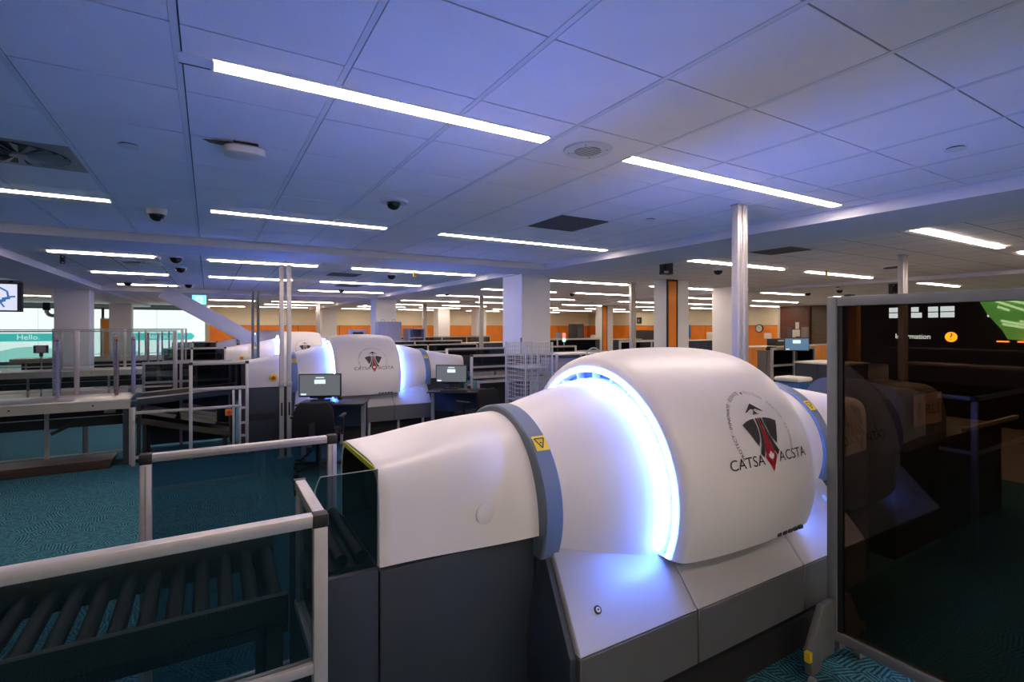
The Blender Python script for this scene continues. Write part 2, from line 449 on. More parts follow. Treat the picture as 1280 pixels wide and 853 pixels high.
def barrel_r(x):
    t = min(1, abs(x)/0.49)
    r = 0.598+0.066*math.sqrt(max(0, 1-(t*0.97)**2.2))
    e = abs(x)-0.455
    if e > 0: r -= 0.035-math.sqrt(max(0, 0.035**2-min(e,0.035)**2))
    return r
BZ = 0.92

def logo_map(v):                    # (u, v) metres on the barrel side -> local xyz, v measured along the arc from mid-height
    x, s_ = v; x -= 0.028
    r = barrel_r(x)+0.0035; a = s_/0.655
    return (x, -r*math.cos(a), BZ+r*math.sin(a))

def emblem(prefix, mapf, parent, dark, red, white):
    u0 = 0.086
    def P(name, poly, m, cuts=0.02):
        v, f = flat_poly([(u0+a, b) for a, b in poly], cuts)
        MB().add([mapf(p) for p in v], f).build(name, m, parent)
    def smooth_stripe(pts, wds):
        L_ = []; R_ = []
        for (a, b), wd in zip(pts, wds): L_.append((a-wd/2, b)); R_.append((a+wd/2, b))
        return L_+R_[::-1]
    for sgn in (-1, 1):
        P('emblem_wing', [(sgn*a, b) for a, b in [(-0.130,0.333),(-0.095,0.346),(-0.060,0.353),(-0.034,0.355),(-0.033,0.320),(-0.038,0.285),(-0.050,0.252),(-0.070,0.228),(-0.102,0.285)]], dark)
        P('emblem_stripe', [(sgn*a, b) for a, b in [(-0.022,0.356),(-0.010,0.356),(-0.012,0.310),(-0.018,0.265),(-0.032,0.215),(-0.052,0.176),(-0.072,0.196),(-0.048,0.235),(-0.032,0.275),(-0.024,0.315)]], dark)
    P('emblem_red_stem', [(-0.004,0.357),(0.004,0.357),(0.007,0.315),(0.013,0.270),(0.022,0.232),(0.036,0.196),(-0.036,0.196),(-0.022,0.232),(-0.013,0.270),(-0.007,0.315)], red)
    P('emblem_diamond', [(0,0.238),(0.044,0.176),(0,0.110),(-0.044,0.176)], red)
    leaf = [(0,1.0),(0.14,0.70),(0.34,0.80),(0.26,0.36),(0.48,0.58),(0.56,0.44),(0.86,0.48),(0.74,0.18),(0.88,0.06),(0.42,-0.26),(0.48,-0.44),(0.05,-0.36),(0.05,-0.78)]
    leaf = leaf+[(-a, b) for a, b in leaf[::-1]][0:-1]
    lf = [(a*0.024, 0.176+b*0.026) for a, b in leaf]
    def mf2(p):
        q = Vector(mapf(p)); c = Vector((q.x, 0, BZ)); d = (q-c)
        return q+d.normalized()*0.0015
    v, f = flat_poly([(u0+a, b) for a, b in lf], 0.02)
    MB().add([mf2(p) for p in v], f).build('maple_leaf', white, parent)
    # aircraft chevron above
    P('emblem_chevron', [(0,0.432),(0.070,0.386),(0.052,0.389),(0.020,0.402),(0,0.398),(-0.020,0.402),(-0.052,0.389),(-0.070,0.386)], dark)
    P('emblem_aircraft', [(0,0.402),(0.005,0.388),(0.024,0.372),(0.004,0.379),(0,0.372),(-0.004,0.379),(-0.024,0.372),(-0.005,0.388)], dark)

def arc_text(s, size, cu, cv, R, a_mid, mapf, name, m, parent, sx=1.0):
    v, f = text_bm(s, size, 'CENTER')
    out = []
    for x, y in v:
        a = a_mid-(x*sx)/R; rr = R+y
        out.append(mapf((cu+rr*math.cos(a), cv+rr*math.sin(a))))
    MB().add(out, f).build(name, m, parent)

def scanner(label):
    t = thing('baggage_scanner', label, 'scanner', group='white baggage scanners with blue rings')
    W = M['white_gloss']
    # central barrel
    xs = [-0.49,-0.482,-0.47,-0.455]+[-0.455+0.91*k/26 for k in range(1,26)]+[0.455,0.47,0.482,0.49]
    secs = [lathe_section(x, barrel_r(x), BZ, 0.695) for x in xs]
    mb = MB(); mb.loft(secs, cap=False)
    n = len(secs[0])
    # lips rolled inward at both ends and a closed underside
    for sgn, sec in ((-1, secs[0]), (1, secs[-1])):
        x0 = sec[0][0]
        inner = [lathe_section(x0-sgn*dx, r, BZ, 0.70) for dx, r in ((0.0,0.548),(0.10,0.545))]
        mb.loft([sec]+inner, cap=False)
    mb.add([q for s_ in secs for q in (s_[0], s_[-1])], [(2*k,2*k+1,2*k+3,2*k+2) for k in range(len(secs)-1)])
    barrel = mb.build('barrel', W, t, smooth=True)
    text_map = logo_map
    emblem('', text_map, barrel, M['logo_dark'], M['logo_red'], M['logo_white'])
    for s_, ux, al in (('CATSA', 0.030, 'RIGHT'), ('ACSTA', 0.142, 'LEFT')):
        v, f = text_bm(s_, 0.066, al)
        MB().add([text_map((ux+x*1.18, 0.146+y)) for x, y in v], f).build('logo_text', M['logo_dark'], barrel)
    arc_text('PROTECT \u00b7 INNOVATE \u00b7 ELEVATE', 0.026, 0.076, 0.285, 0.200, math.radians(153), text_map, 'motto_text', M['logo_dark'], barrel, 1.02)
    arc_text('PROT\u00c9GER \u00b7 INNOVER \u00b7 RAYONNER', 0.025, 0.076, 0.285, 0.200, math.radians(28), text_map, 'motto_text', M['logo_grey'], barrel, 0.98)
    v, f = flat_poly([(0.076,0.500),(0.083,0.490),(0.076,0.480),(0.069,0.490)], 0.02)
    MB().add([text_map(p) for p in v], f).build('motto_star', M['logo_dark'], barrel)
    # latch and label under the barrel
    lt = MB()
    lt.box(-0.02, 0.08, -0.622, -0.605, 0.690, 0.704); lt.build('latch', W, barrel, bevel=0.004)
    lb = MB()
    for k in range(5): lb.box(0.13+k*0.045, 0.16+k*0.045, -0.630, -0.618, 0.700, 0.716)
    lb.build('label_strip', M['logo_dark'], barrel)
    # both ends
    for sg in (-1, 1):
        sl = [(sg*0.40, 0.515), (sg*0.48, 0.512)]+[(sg*(0.48+0.53*k/8), 0.512-0.132*(k/8)**1.2) for k in range(1, 9)]
        secs = [lathe_section(x, r, BZ+0.012*max(0,(abs(x)-0.5)/0.5), 0.66, 40) for x, r in sl]
        MB().loft(secs, cap=False).build('sleeve', W, t, smooth=True)
        # recess between barrel and sleeve
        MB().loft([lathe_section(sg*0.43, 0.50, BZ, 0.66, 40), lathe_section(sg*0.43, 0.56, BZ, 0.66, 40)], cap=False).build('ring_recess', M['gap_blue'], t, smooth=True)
        rb = MB()
        for k in range(1, 14):
            a = -0.2+(PI+0.4)*k/14
            c_, s_ = math.cos(a), math.sin(a)
            rb.add([(sg*0.432, -0.50*c_-0.004*s_, BZ+0.50*s_-0.004*c_), (sg*0.432, -0.56*c_-0.004*s_, BZ+0.56*s_-0.004*c_), (sg*0.478, -0.555*c_-0.004*s_, BZ+0.555*s_-0.004*c_), (sg*0.478, -0.515*c_-0.004*s_, BZ+0.515*s_-0.004*c_),
                    (sg*0.432, -0.50*c_+0.004*s_, BZ+0.50*s_+0.004*c_), (sg*0.432, -0.56*c_+0.004*s_, BZ+0.56*s_+0.004*c_), (sg*0.478, -0.555*c_+0.004*s_, BZ+0.555*s_+0.004*c_), (sg*0.478, -0.515*c_+0.004*s_, BZ+0.515*s_+0.004*c_)],
                   [(0,1,2,3),(7,6,5,4),(0,4,5,1),(1,5,6,2),(2,6,7,3),(3,7,4,0)])
        rbo = rb.build('ring_ribs', W, t); rbo['kind'] = 'stuff'
        # glowing ring
        secs = []
        for k in range(8):
            b_ = 2*PI*k/8
            rr = 0.555+0.0075*math.cos(b_); xx = sg*(0.490+0.0075*math.sin(b_))
            secs.append(lathe_section(xx, rr, BZ, 0.70, 48))
        MB().loft(secs+[secs[0]], cap=False).build('light_ring', M['ring'], t, smooth=True)
        # blue-grey band
        def bsec(x, r): return lathe_section(x, r, 0.93, 0.765, 40)
        secs = [bsec(sg*0.965, 0.36), bsec(sg*0.965, 0.400), bsec(sg*0.972, 0.407), bsec(sg*1.048, 0.407), bsec(sg*1.055, 0.400), bsec(sg*1.055, 0.33)]
        mb = MB().loft(secs, cap=False)
        mb.add([q for s_ in secs for q in (s_[0], s_[-1])], [(2*k,2*k+1,2*k+3,2*k+2) for k in range(len(secs)-1)])
        band = mb.build('band', M['band'], t, smooth=True)
        # yellow warning sticker on the band
        def on_band(p):
            a = math.radians(44)+p[1]/0.407
            return (sg*1.005+p[0], -0.4095*math.cos(a), 0.93+0.4095*math.sin(a))
        def on_band2(p):
            a = math.radians(44)+p[1]/0.407
            return (sg*1.005+p[0], -0.411*math.cos(a), 0.93+0.411*math.sin(a))
        v, f = flat_poly([(-0.032,-0.035),(0.032,-0.035),(0.032,0.035),(-0.032,0.035)], 0.018)
        MB().add([on_band(p) for p in v], f).build('warning_sticker', M['yellow'], band)
        tri = MB()
        for a_, b_ in (((-0.024,0.022),(0.024,0.022)), ((0.024,0.022),(0,-0.024)), ((0,-0.024),(-0.024,0.022))):
            d = Vector((b_[0]-a_[0], b_[1]-a_[1])).normalized(); nn = Vector((-d.y, d.x))*0.0026
            tri.add([on_band2((a_[0]+nn.x, a_[1]+nn.y)), on_band2((a_[0]-nn.x, a_[1]-nn.y)), on_band2((b_[0]-nn.x, b_[1]-nn.y)), on_band2((b_[0]+nn.x, b_[1]+nn.y))], [(0,1,2,3)])
        tri.box(sg*1.005-0.003, sg*1.005+0.003, -0.2965, -0.2935, 1.213, 1.219)
        tri.build('sticker_triangle', M['black'], band)
        # hood lofted from a half ellipse to a rounded rectangle
        def hsec(u, inset=0.0, n=44):
            s_ = u*u*(3-2*u)
            x = sg*(1.04+0.64*u)
            a_ = 0.358+(0.303-0.358)*s_ - inset
            hb = 0.450+(0.352-0.450)*(0.35*u+0.65*s_) - inset
            ex = 2.15+4.6*s_
            pts = []
            for i in range(n+1):
                th = PI*i/n
                c_, q = math.cos(th), math.sin(th)
                pts.append((x, -a_*math.copysign(abs(c_)**(2/ex), c_), 0.858+hb*abs(q)**(2/ex)))
            return pts
        us = [k/16 for k in range(17)]
        outer = [hsec(u) for u in us]
        e = outer[-1]
        rim = [(e_[0]+sg*0.006, e_[1]*0.985, 0.858+(e_[2]-0.858)*0.99) for e_ in e]
        rim2 = [(e_[0]+sg*0.006, e_[1]*0.93, 0.858+(e_[2]-0.858)*0.94) for e_ in e]
        inn = [(e_[0]-sg*0.40, e_[1]*0.93, 0.858+(e_[2]-0.858)*0.94) for e_ in e]
        hood = MB().loft(outer+[rim, rim2], cap=False).build('hood', W, t, smooth=True)
        MB().loft([rim2, inn], cap=False).add(inn, [tuple(range(len(inn)))]).build('tunnel_lining', M['black_matte'], hood, smooth=True)
        # lime strip along the top of the mouth
        xm = sg*1.690
        box(min(xm, xm-sg*0.012), max(xm, xm-sg*0.012), -0.235, 0.235, 1.178, 1.196).build('mouth_strip', M['lime'], hood)
        for k in range(7):
            y0 = -0.27+k*0.078
            box(min(xm-sg*0.10, xm-sg*0.105), max(xm-sg*0.10, xm-sg*0.105), y0, y0+0.072, 0.90, 1.18).build('curtain_strip', M['rubber'], hood)
        # dark cabinet under the hood
        cb = MB(); x0, x1 = sorted((sg*1.05, sg*1.688))
        cb.box(x0, x1, -0.315, 0.315, 0.04, 0.85); cb.build('tunnel_cabinet', M['charcoal'], t, bevel=0.006)
        x0, x1 = sorted((sg*1.0, sg*1.05))
        box(x0, x1, -0.335, 0.335, 0.04, 0.78).build('cabinet_post', M['charcoal'], t)
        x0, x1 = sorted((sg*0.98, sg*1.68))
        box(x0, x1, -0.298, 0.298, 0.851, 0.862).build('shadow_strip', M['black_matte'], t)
    # skirt sections
    prof = [(-0.34,0.30),(-0.605,0.30),(-0.62,0.315),(-0.62,0.50),(-0.372,0.79),(-0.34,0.79)]
    gaps = [(-1.05,-0.423),(-0.417,0.368),(0.374,0.98)]
    for a, b in gaps:
        for s in (1, -1):
            sl = MB().prism([(s*-0.618,0.502),(s*-0.372,0.79),(s*-0.33,0.79),(s*-0.33,0.502)], 'x', a, b)
            if a < -1: sl.v = [(x+0.055*(z-0.502)/0.288 if x < a+0.01 else x, y, z) for x, y, z in sl.v]
            o = sl.build('skirt_slope', M['light_grey'], t, bevel=0.004, seg=1)
            fp = MB().prism([(s*-0.62,0.50),(s*-0.62,0.275),(s*-0.33,0.275),(s*-0.33,0.50)], 'x', a, b)
            fo = fp.build('skirt_front', M['mid_grey'], t, bevel=0.004, seg=1)
            if s == 1 and a == -1.05:
                c = Vector((-0.895, -0.535, 0.600)); nn = Vector((0, -0.29, 0.248)).normalized()
                c = Vector((-0.90, -0.5345, 0.5995))
                MB().tube(c-nn*0.004, c+nn*0.004, 0.016, 18).build('lock_ring', M['black'], o)
                MB().tube(c, c+nn*0.006, 0.010, 16).build('lock_barrel', M['alu'], o)
                MB().tube(c+nn*0.005, c+nn*0.007, 0.004, 10).build('lock_slot', M['black'], o)
            if s == 1 and a > 0:
                up = Vector((0, 0.248, 0.29)).normalized(); nn = Vector((0, -0.29, 0.248)).normalized()
                org = Vector((0.66, -0.488, 0.657))+nn*0.003
                text_obj('maker_text', 'smiths detection', 0.035, M['logo_grey'], o, org, (1,0,0), up)
                MB().add([org+Vector((0.20,0,0))+up*0.045, org+Vector((0.235,0,0))+up*0.045, org+Vector((0.235,0,0))+up*0.08, org+Vector((0.20,0,0))+up*0.08], [(0,1,2,3)]).build('maker_mark', M['pale_blue'], o)
    box(-0.96, 0.96, -0.328, 0.328, 0.30, 0.78).build('chassis', M['black'], t)
    for sg, xe in ((-1, -1.054), (1, 0.984)):
        ep = MB().prism([(-0.60,0.275),(-0.60,0.50),(-0.352,0.785),(0.352,0.785),(0.60,0.50),(0.60,0.275)], 'x', min(xe, xe+sg*0.03), max(xe, xe+sg*0.03))
        if sg < 0: ep.v = [(x+0.055*max(0,(z-0.50)/0.285), y, z) for x, y, z in ep.v]
        ep.build('end_panel', M['charcoal'], t, bevel=0.006)
    box(-0.99, 0.93, -0.53, 0.53, 0.0, 0.29).build('plinth', M['black_matte'], t)
    return t

LANES = [(2.20, 2.07), (2.07, 8.24), (1.95, 13.75), (1.85, 19.3)]
sc0 = scanner('large white baggage scanner in front, beside the dark glass screen')
sc0.location = (LANES[0][0], LANES[0][1], 0)
def side_cover(parent, estop):
    hood = parent
    if not estop:
        o = MB().tube((-1.285,-0.325,0.985), (-1.285,-0.3412,0.985), 0.042, 28).build('round_cover', M['white_gloss'], parent, bevel=0.003)
        MB().tube((-1.285,-0.338,0.985), (-1.285,-0.3420,0.985), 0.035, 28).build('cover_disc', M['white_gloss'], o, bevel=0.002)
    else:
        o = MB().tube((-1.285,-0.32,0.985), (-1.285,-0.355,0.985), 0.052, 22).build('stop_plate', M['yellow'], parent, bevel=0.003)
        MB().tube((-1.285,-0.35,0.985), (-1.285,-0.39,0.985), 0.026, 18).build('stop_button', M['red'], o, bevel=0.004)
labs = ['', 'white baggage scanner in the second lane, behind two monitors and black chairs', 'white baggage scanner in the third lane, mostly hidden by the one before it', 'small distant white scanner in the fourth lane, only its top showing']
for k in (1, 2, 3):
    s = dup(sc0, (*LANES[k], 0), labs[k])
    side_cover(s, True)
    if k == 1:
        box(-1.64, -1.26, -0.318, -0.3145, 0.40, 0.49).build('access_slot', M['black'], s)
        for x in (-0.85, -0.40, 0.0, 0.45, 0.85):
            MB().tube((x, -0.565, 0.02), (x, -0.565, 0.28), 0.022, 12).tube((x, -0.565, 0.0), (x, -0.565, 0.025), 0.04, 14).build('foot', M['alu'], s)
side_cover(sc0, False)
# faint emblem on the near scanner's outfeed hood (seen through the dark glass)
hd = [c for c in sc0.children if c.name.startswith('hood')][1]
def hood_map(p): return (1.30+(p[0]-0.086)*1.25, -0.372+0.045*max(0,(1.30+(p[0]-0.086)*1.25-1.15)/0.5), 0.80+(p[1]-0.04)*1.15)
def hood_map2(p):
    u = max(0, min(1, (1.30+(p[0]-0.086)*1.25-1.04)/0.64)); s_ = u*u*(3-2*u)
    return (1.04+0.64*u, -(0.358+(0.303-0.358)*s_)-0.004, 0.845+(p[1]-0.10)*0.95)
def add_flat(poly, m, name):
    v, f = flat_poly([(0.086+a, b) for a, b in poly], 0.03)
    MB().add([hood_map2(p) for p in v], f).build(name, m, hd)
for sgn in (-1, 1):
    add_flat([(sgn*a, b) for a, b in [(-0.130,0.333),(-0.034,0.355),(-0.033,0.320),(-0.050,0.252),(-0.070,0.228)]], M['logo_grey'], 'hood_emblem_wing')
    add_flat([(sgn*a, b) for a, b in [(-0.022,0.356),(-0.010,0.356),(-0.018,0.265),(-0.052,0.176),(-0.072,0.196),(-0.032,0.275)]], M['logo_grey'], 'hood_emblem_stripe')
add_flat([(0,0.238),(0.044,0.176),(0,0.110),(-0.044,0.176)], M['logo_red'], 'hood_emblem_diamond')

# ------------------------------------------------------------------ near lane: roller conveyor and guards
YA = 2.07
t = thing('roller_conveyor', 'dark roller conveyor behind the smoked glass guard at lower left', 'conveyor', (0, YA, 0))
box(-2.3, 0.245, -0.105, -0.075, 0.66, 0.752).build('side_frame', M['olive_frame'], t, bevel=0.003)
box(-2.3, 0.245, 0.375, 0.425, 0.66, 0.80).build('side_frame', M['olive_frame'], t, bevel=0.003)
box(-2.3, 0.245, -0.10, -0.08, 0.615, 0.655).build('lower_rail', M['black'], t)
rsrc = None
x = -2.25
while x < 0.22:
    if rsrc is None:
        rsrc = MB().tube((0,-0.074,0), (0,0.374,0), 0.026, 14).build('roller', M['roller'], t, smooth=True)
        rsrc.location = (x, 0, 0.726)
    else:
        c = rsrc.copy(); COL.objects.link(c); c.location = (x, 0, 0.726)
    x += 0.0768
for xx in (-1.7, 0.20):
    for yy in (-0.10, 0.40):
        box(xx-0.025, xx+0.025, yy-0.02, yy+0.02, 0, 0.66).build('leg', M['olive_frame'], t)

def pane(x0,x1,y0,y1,z0,z1, parent, m='glass_guard', name='glass_pane'):
    return box(x0,x1,y0,y1,z0,z1).build(name, M[m], parent)
P_ = 0.036
t = thing('glass_guard', 'near aluminium framed glass guard with a black corner joint at lower left', 'guard', (0, 1.53, 0))
A = M['alu']
box(-2.4, 0.256, -0.0, P_, 1.130, 1.165).build('top_rail', A, t, bevel=0.004)
box(-2.4, 0.256, 0.0, P_, 0.715, 0.745).build('bottom_rail', A, t, bevel=0.003)
box(0.256, 0.295, -0.002, P_+0.001, 0.0, 1.128).build('post', A, t, bevel=0.004)
box(0.2545, 0.2965, -0.004, P_+0.003, 1.1275, 1.1655).build('corner_bracket', M['black'], t, bevel=0.004)
box(0.258, 0.293, P_+0.003, 0.40, 1.132, 1.165).build('side_rail', A, t, bevel=0.004)
box(0.258, 0.293, P_+0.003, 0.40, 0.715, 0.745).build('side_bottom_rail', A, t, bevel=0.003)
box(0.262, 0.289, 0.37, 0.40, 0.745, 1.131).build('end_post', A, t, bevel=0.003)
box(0.2565, 0.2945, 0.38, 0.404, 1.112, 1.1655).build('end_cap', M['black'], t)
pane(-2.4, 0.256, 0.014, 0.020, 0.745, 1.130, t)
pane(0.273, 0.279, P_, 0.37, 0.745, 1.132, t)
t = thing('glass_guard', 'second aluminium framed glass guard standing beyond the roller conveyor', 'guard', (0, 2.61, 0))
box(-0.205, 0.500, 0.0, 0.036, 1.131, 1.165).build('top_rail', A, t, bevel=0.004)
box(-0.205, 0.500, 0.0045, 0.0315, 1.1295, 1.1315).build('rail_slot', M['black'], t)
box(-0.2055, 0.500, -0.0008, 0.002, 1.145, 1.149).build('rail_slot', M['alu_dark'], t)
for x0 in (-0.247, 0.503):
    box(x0, x0+0.042, 0.0, 0.036, 0.0, 1.125).build('post', A, t, bevel=0.004)
    box(x0+0.018, x0+0.023, -0.0008, 0.002, 0.02, 1.12).build('post_slot', M['alu_dark'], t)
    box(x0-0.002, x0+0.044, -0.003, 0.039, 1.124, 1.168).build('corner_bracket', M['black'], t, bevel=0.004)
pane(-0.204, 0.502, 0.015, 0.021, 0.12, 1.131, t, 'glass_guard')
box(-0.205, 0.503, 0.0, 0.036, 0.08, 0.116).build('bottom_rail', A, t, bevel=0.003)
# cabinet and small pane at the scanner mouth
t = thing('conveyor_cabinet', 'charcoal cabinet with a small glass side panel at the scanner mouth', 'cabinet', (0.40, YA, 0))
box(-0.10, 0.108, -0.31, 0.31, 0.0, 0.855).build('body', M['charcoal'], t, bevel=0.005)
box(-0.105, 0.100, -0.26, 0.26, 0.856, 0.866).build('belt', M['belt'], t)
for k in range(3):
    MB().tube((-0.074+k*0.07,-0.25,0.889), (-0.074+k*0.07,0.25,0.889), 0.022, 12).build('roller', M['roller'], t, smooth=True)
gp = [(-0.099,0.866),(0.108,0.866),(0.108,1.203),(-0.082,1.203),(-0.089,1.19),(-0.099,1.16)]
MB().prism(gp, 'y', -0.300, -0.294).build('glass_panel', M['glass_guard'], t)
edge = MB().path([(p[0],-0.297,p[1]) for p in (gp[1:]+gp[:1])], 0.002, 6).build('glass_edge', M['light_grey'], t)

# outfeed housing of the near lane with the PLUS sign, behind the dark glass
t = thing('outfeed_housing', 'dark rounded conveyor housing with a pink PLUS sign behind the tinted glass', 'conveyor', (4.0, YA, 0))
sec = lambda x, a_, h_: [(x, -a_*math.copysign(abs(math.cos(PI*i/20))**0.5, math.cos(PI*i/20)), 0.80+h_*abs(math.sin(PI*i/20))**0.5) for i in range(21)]
MB().loft([sec(0.30,0.37,0.50), sec(0.5,0.355,0.48), sec(0.8,0.33,0.455), sec(1.15,0.31,0.43)]).build('hood', M['mid_grey'], t, smooth=True)
box(0.30, 2.4, -0.30, 0.30, 0.0, 0.80).build('cabinet', M['black'], t)
sg_ = box(0.42, 0.88, -0.372, -0.365, 0.97, 1.20).build('sign_panel', M['pink_sign'], t)
text_obj('sign_text', 'PLUS', 0.115, M['logo_dark'], sg_, (0.715,-0.3750,1.045), (1,0,0), (0,0,1))
for r0 in (0.035, 0.055):
    mb = MB()
    for k in range(9):
        a0, a1 = PI/2+PI*k/9, PI/2+PI*(k+1)/9
        c0 = Vector((0.535,-0.3750,1.085))
        q = lambda r, a: c0+Vector((r*math.cos(a), 0, r*math.sin(a)))
        mb.add([q(r0,a0), q(r0,a1), q(r0+0.01,a1), q(r0+0.01,a0)], [(0,1,2,3)])
    mb.build('sign_mark', M['logo_dark'], sg_)
box(1.2, 2.4, -0.42, -0.39, 0.86, 0.89).build('guide_rail', M['alu_dark'], t)

# ------------------------------------------------------------------ dark glass screen at the right
t = thing('glass_screen', 'tall dark tinted glass screen in a grey frame at the right edge', 'screen', (2.66, 0, 0))
F = M['screen_frame']
box(-0.02, 0.025, 1.335, 1.381, 0.16, 1.848).build('frame_stile', F, t, bevel=0.004)
box(-0.02, 0.025, -0.30, 1.335, 1.802, 1.848).build('frame_top_rail', F, t, bevel=0.004)
box(-0.02, 0.025, -0.30, 1.335, 0.160, 0.206).build('frame_bottom_rail', F, t, bevel=0.004)
box(-0.02, 0.025, -0.346, -0.30, 0.16, 1.848).build('frame_stile', F, t, bevel=0.004)
box(-0.010, 0.015, 1.313, 1.335, 0.206, 1.802).build('dark_edge_strip', M['black'], t)  # dark strip along the inner edge of the stile
pane(-0.003, 0.003, -0.30, 1.314, 0.206, 1.802, t, 'glass_screen')
foot = MB().prism([(-0.02,0.36),(-0.125,0.355),(-0.24,0.17),(-0.22,0.05),(-0.15,0.055),(-0.13,0.10),(-0.02,0.10)], 'y', 1.340, 1.375).build('support_foot', M['foot_grey'], t, bevel=0.006)
MB().prism([(0.02,0.36),(0.125,0.355),(0.24,0.17),(0.22,0.05),(0.15,0.055),(0.13,0.10),(0.02,0.10)], 'y', 1.340, 1.375).build('support_foot', M['foot_grey'], t, bevel=0.006)
for xx in (-0.215, 0.215):
    MB().tube((xx,1.330,0.024), (xx,1.355,0.024), 0.024, 16).build('caster', M['alu_dark'], t, smooth=True)
box(-0.262, -0.240, 1.33, 1.355, 0.135, 0.18).build('yellow_tag', M['yellow'], t)
box(-0.02, 0.02, 1.27, 1.30, 1.848, 1.858).build('hinge_cap', M['black'], t)

# ------------------------------------------------------------------ posts
def post_pair(x, y, z1, label, w_=0.06, gap=0.008, m='alu'):
    t = thing('utility_post', label, 'post', (x, y, 0), group='aluminium service posts')
    for k in (0, 1):
        x0 = k*(w_+gap)
        box(x0, x0+w_, 0, w_, 0.012, z1).build('profile', M[m], t, bevel=0.006)
        box(x0+w_*0.4, x0+w_*0.6, -0.001, 0.002, 0.012, z1-0.01).build('profile_slot', M['alu_dark'], t)
    box(-0.03, 2*w_+gap+0.03, -0.03, w_+0.03, 0, 0.012).build('base_plate', M['alu_dark'], t)
    box(-0.006, 2*w_+gap+0.006, -0.006, w_+0.006, z1-0.012, z1).build('top_cap', M['alu_dark'], t)
    return t
post_pair(4.00, 2.84, CZ-0.004, 'tall double aluminium post rising behind the near scanner to the ceiling', 0.066)
post_pair(9.06, 3.62, CZ+0.011, 'double aluminium post rising behind the dark glass screen', 0.075)
post_pair(9.0, 9.35, CZ+0.011, 'double aluminium post left of the nearer orange striped column', 0.075)
post_pair(8.15, 15.9, CZ+0.011, 'slim double post just left of the big white column', 0.07)
post_pair(8.95, 23.5, CZ+0.011, 'slim double post right of the lavender cabinets', 0.10)
post_pair(4.20, 24.4, CZ+0.011, 'slim double post beside the distant white column, over the scanner tops', 0.08)
def pole(x, y, z1, m='alu'):
    pass
for nm, x, y, lab, mm in (('lane_pole', 0.815, 7.22, 'left one of the two thin poles before the second scanner', 'alu'), ('lane_pole', 0.905, 7.22, 'right one of the two thin poles before the second scanner', 'alu'),
                      ('lane_pole', 0.86, 12.9, 'left one of the two thin bluish poles before the third scanner', 'band'), ('lane_pole', 0.97, 12.9, 'right one of the two thin bluish poles before the third scanner', 'band')):
    t = thing(nm, lab, 'pole', (x, y, 0), group='thin lane poles')
    box(-0.027, 0.027, -0.02, 0.02, 0.01, 2.50).build('profile', M[mm], t, bevel=0.005)
    box(-0.05, 0.05, -0.05, 0.05, 0, 0.01).build('base_plate', M['alu_dark'], t)
    box(-0.03, 0.03, -0.024, 0.024, 2.50, 2.508).build('top_cap', M['alu_dark'], t)
    if y < 8:
        box(-0.032, 0.032, -0.03, 0.025, 0.92, 0.99).build('clamp', M['alu_dark'], t, bevel=0.004)
        box(-0.010, 0.010, -0.0215, -0.0195, 0.55, 0.72).build('slot', M['black'], t)

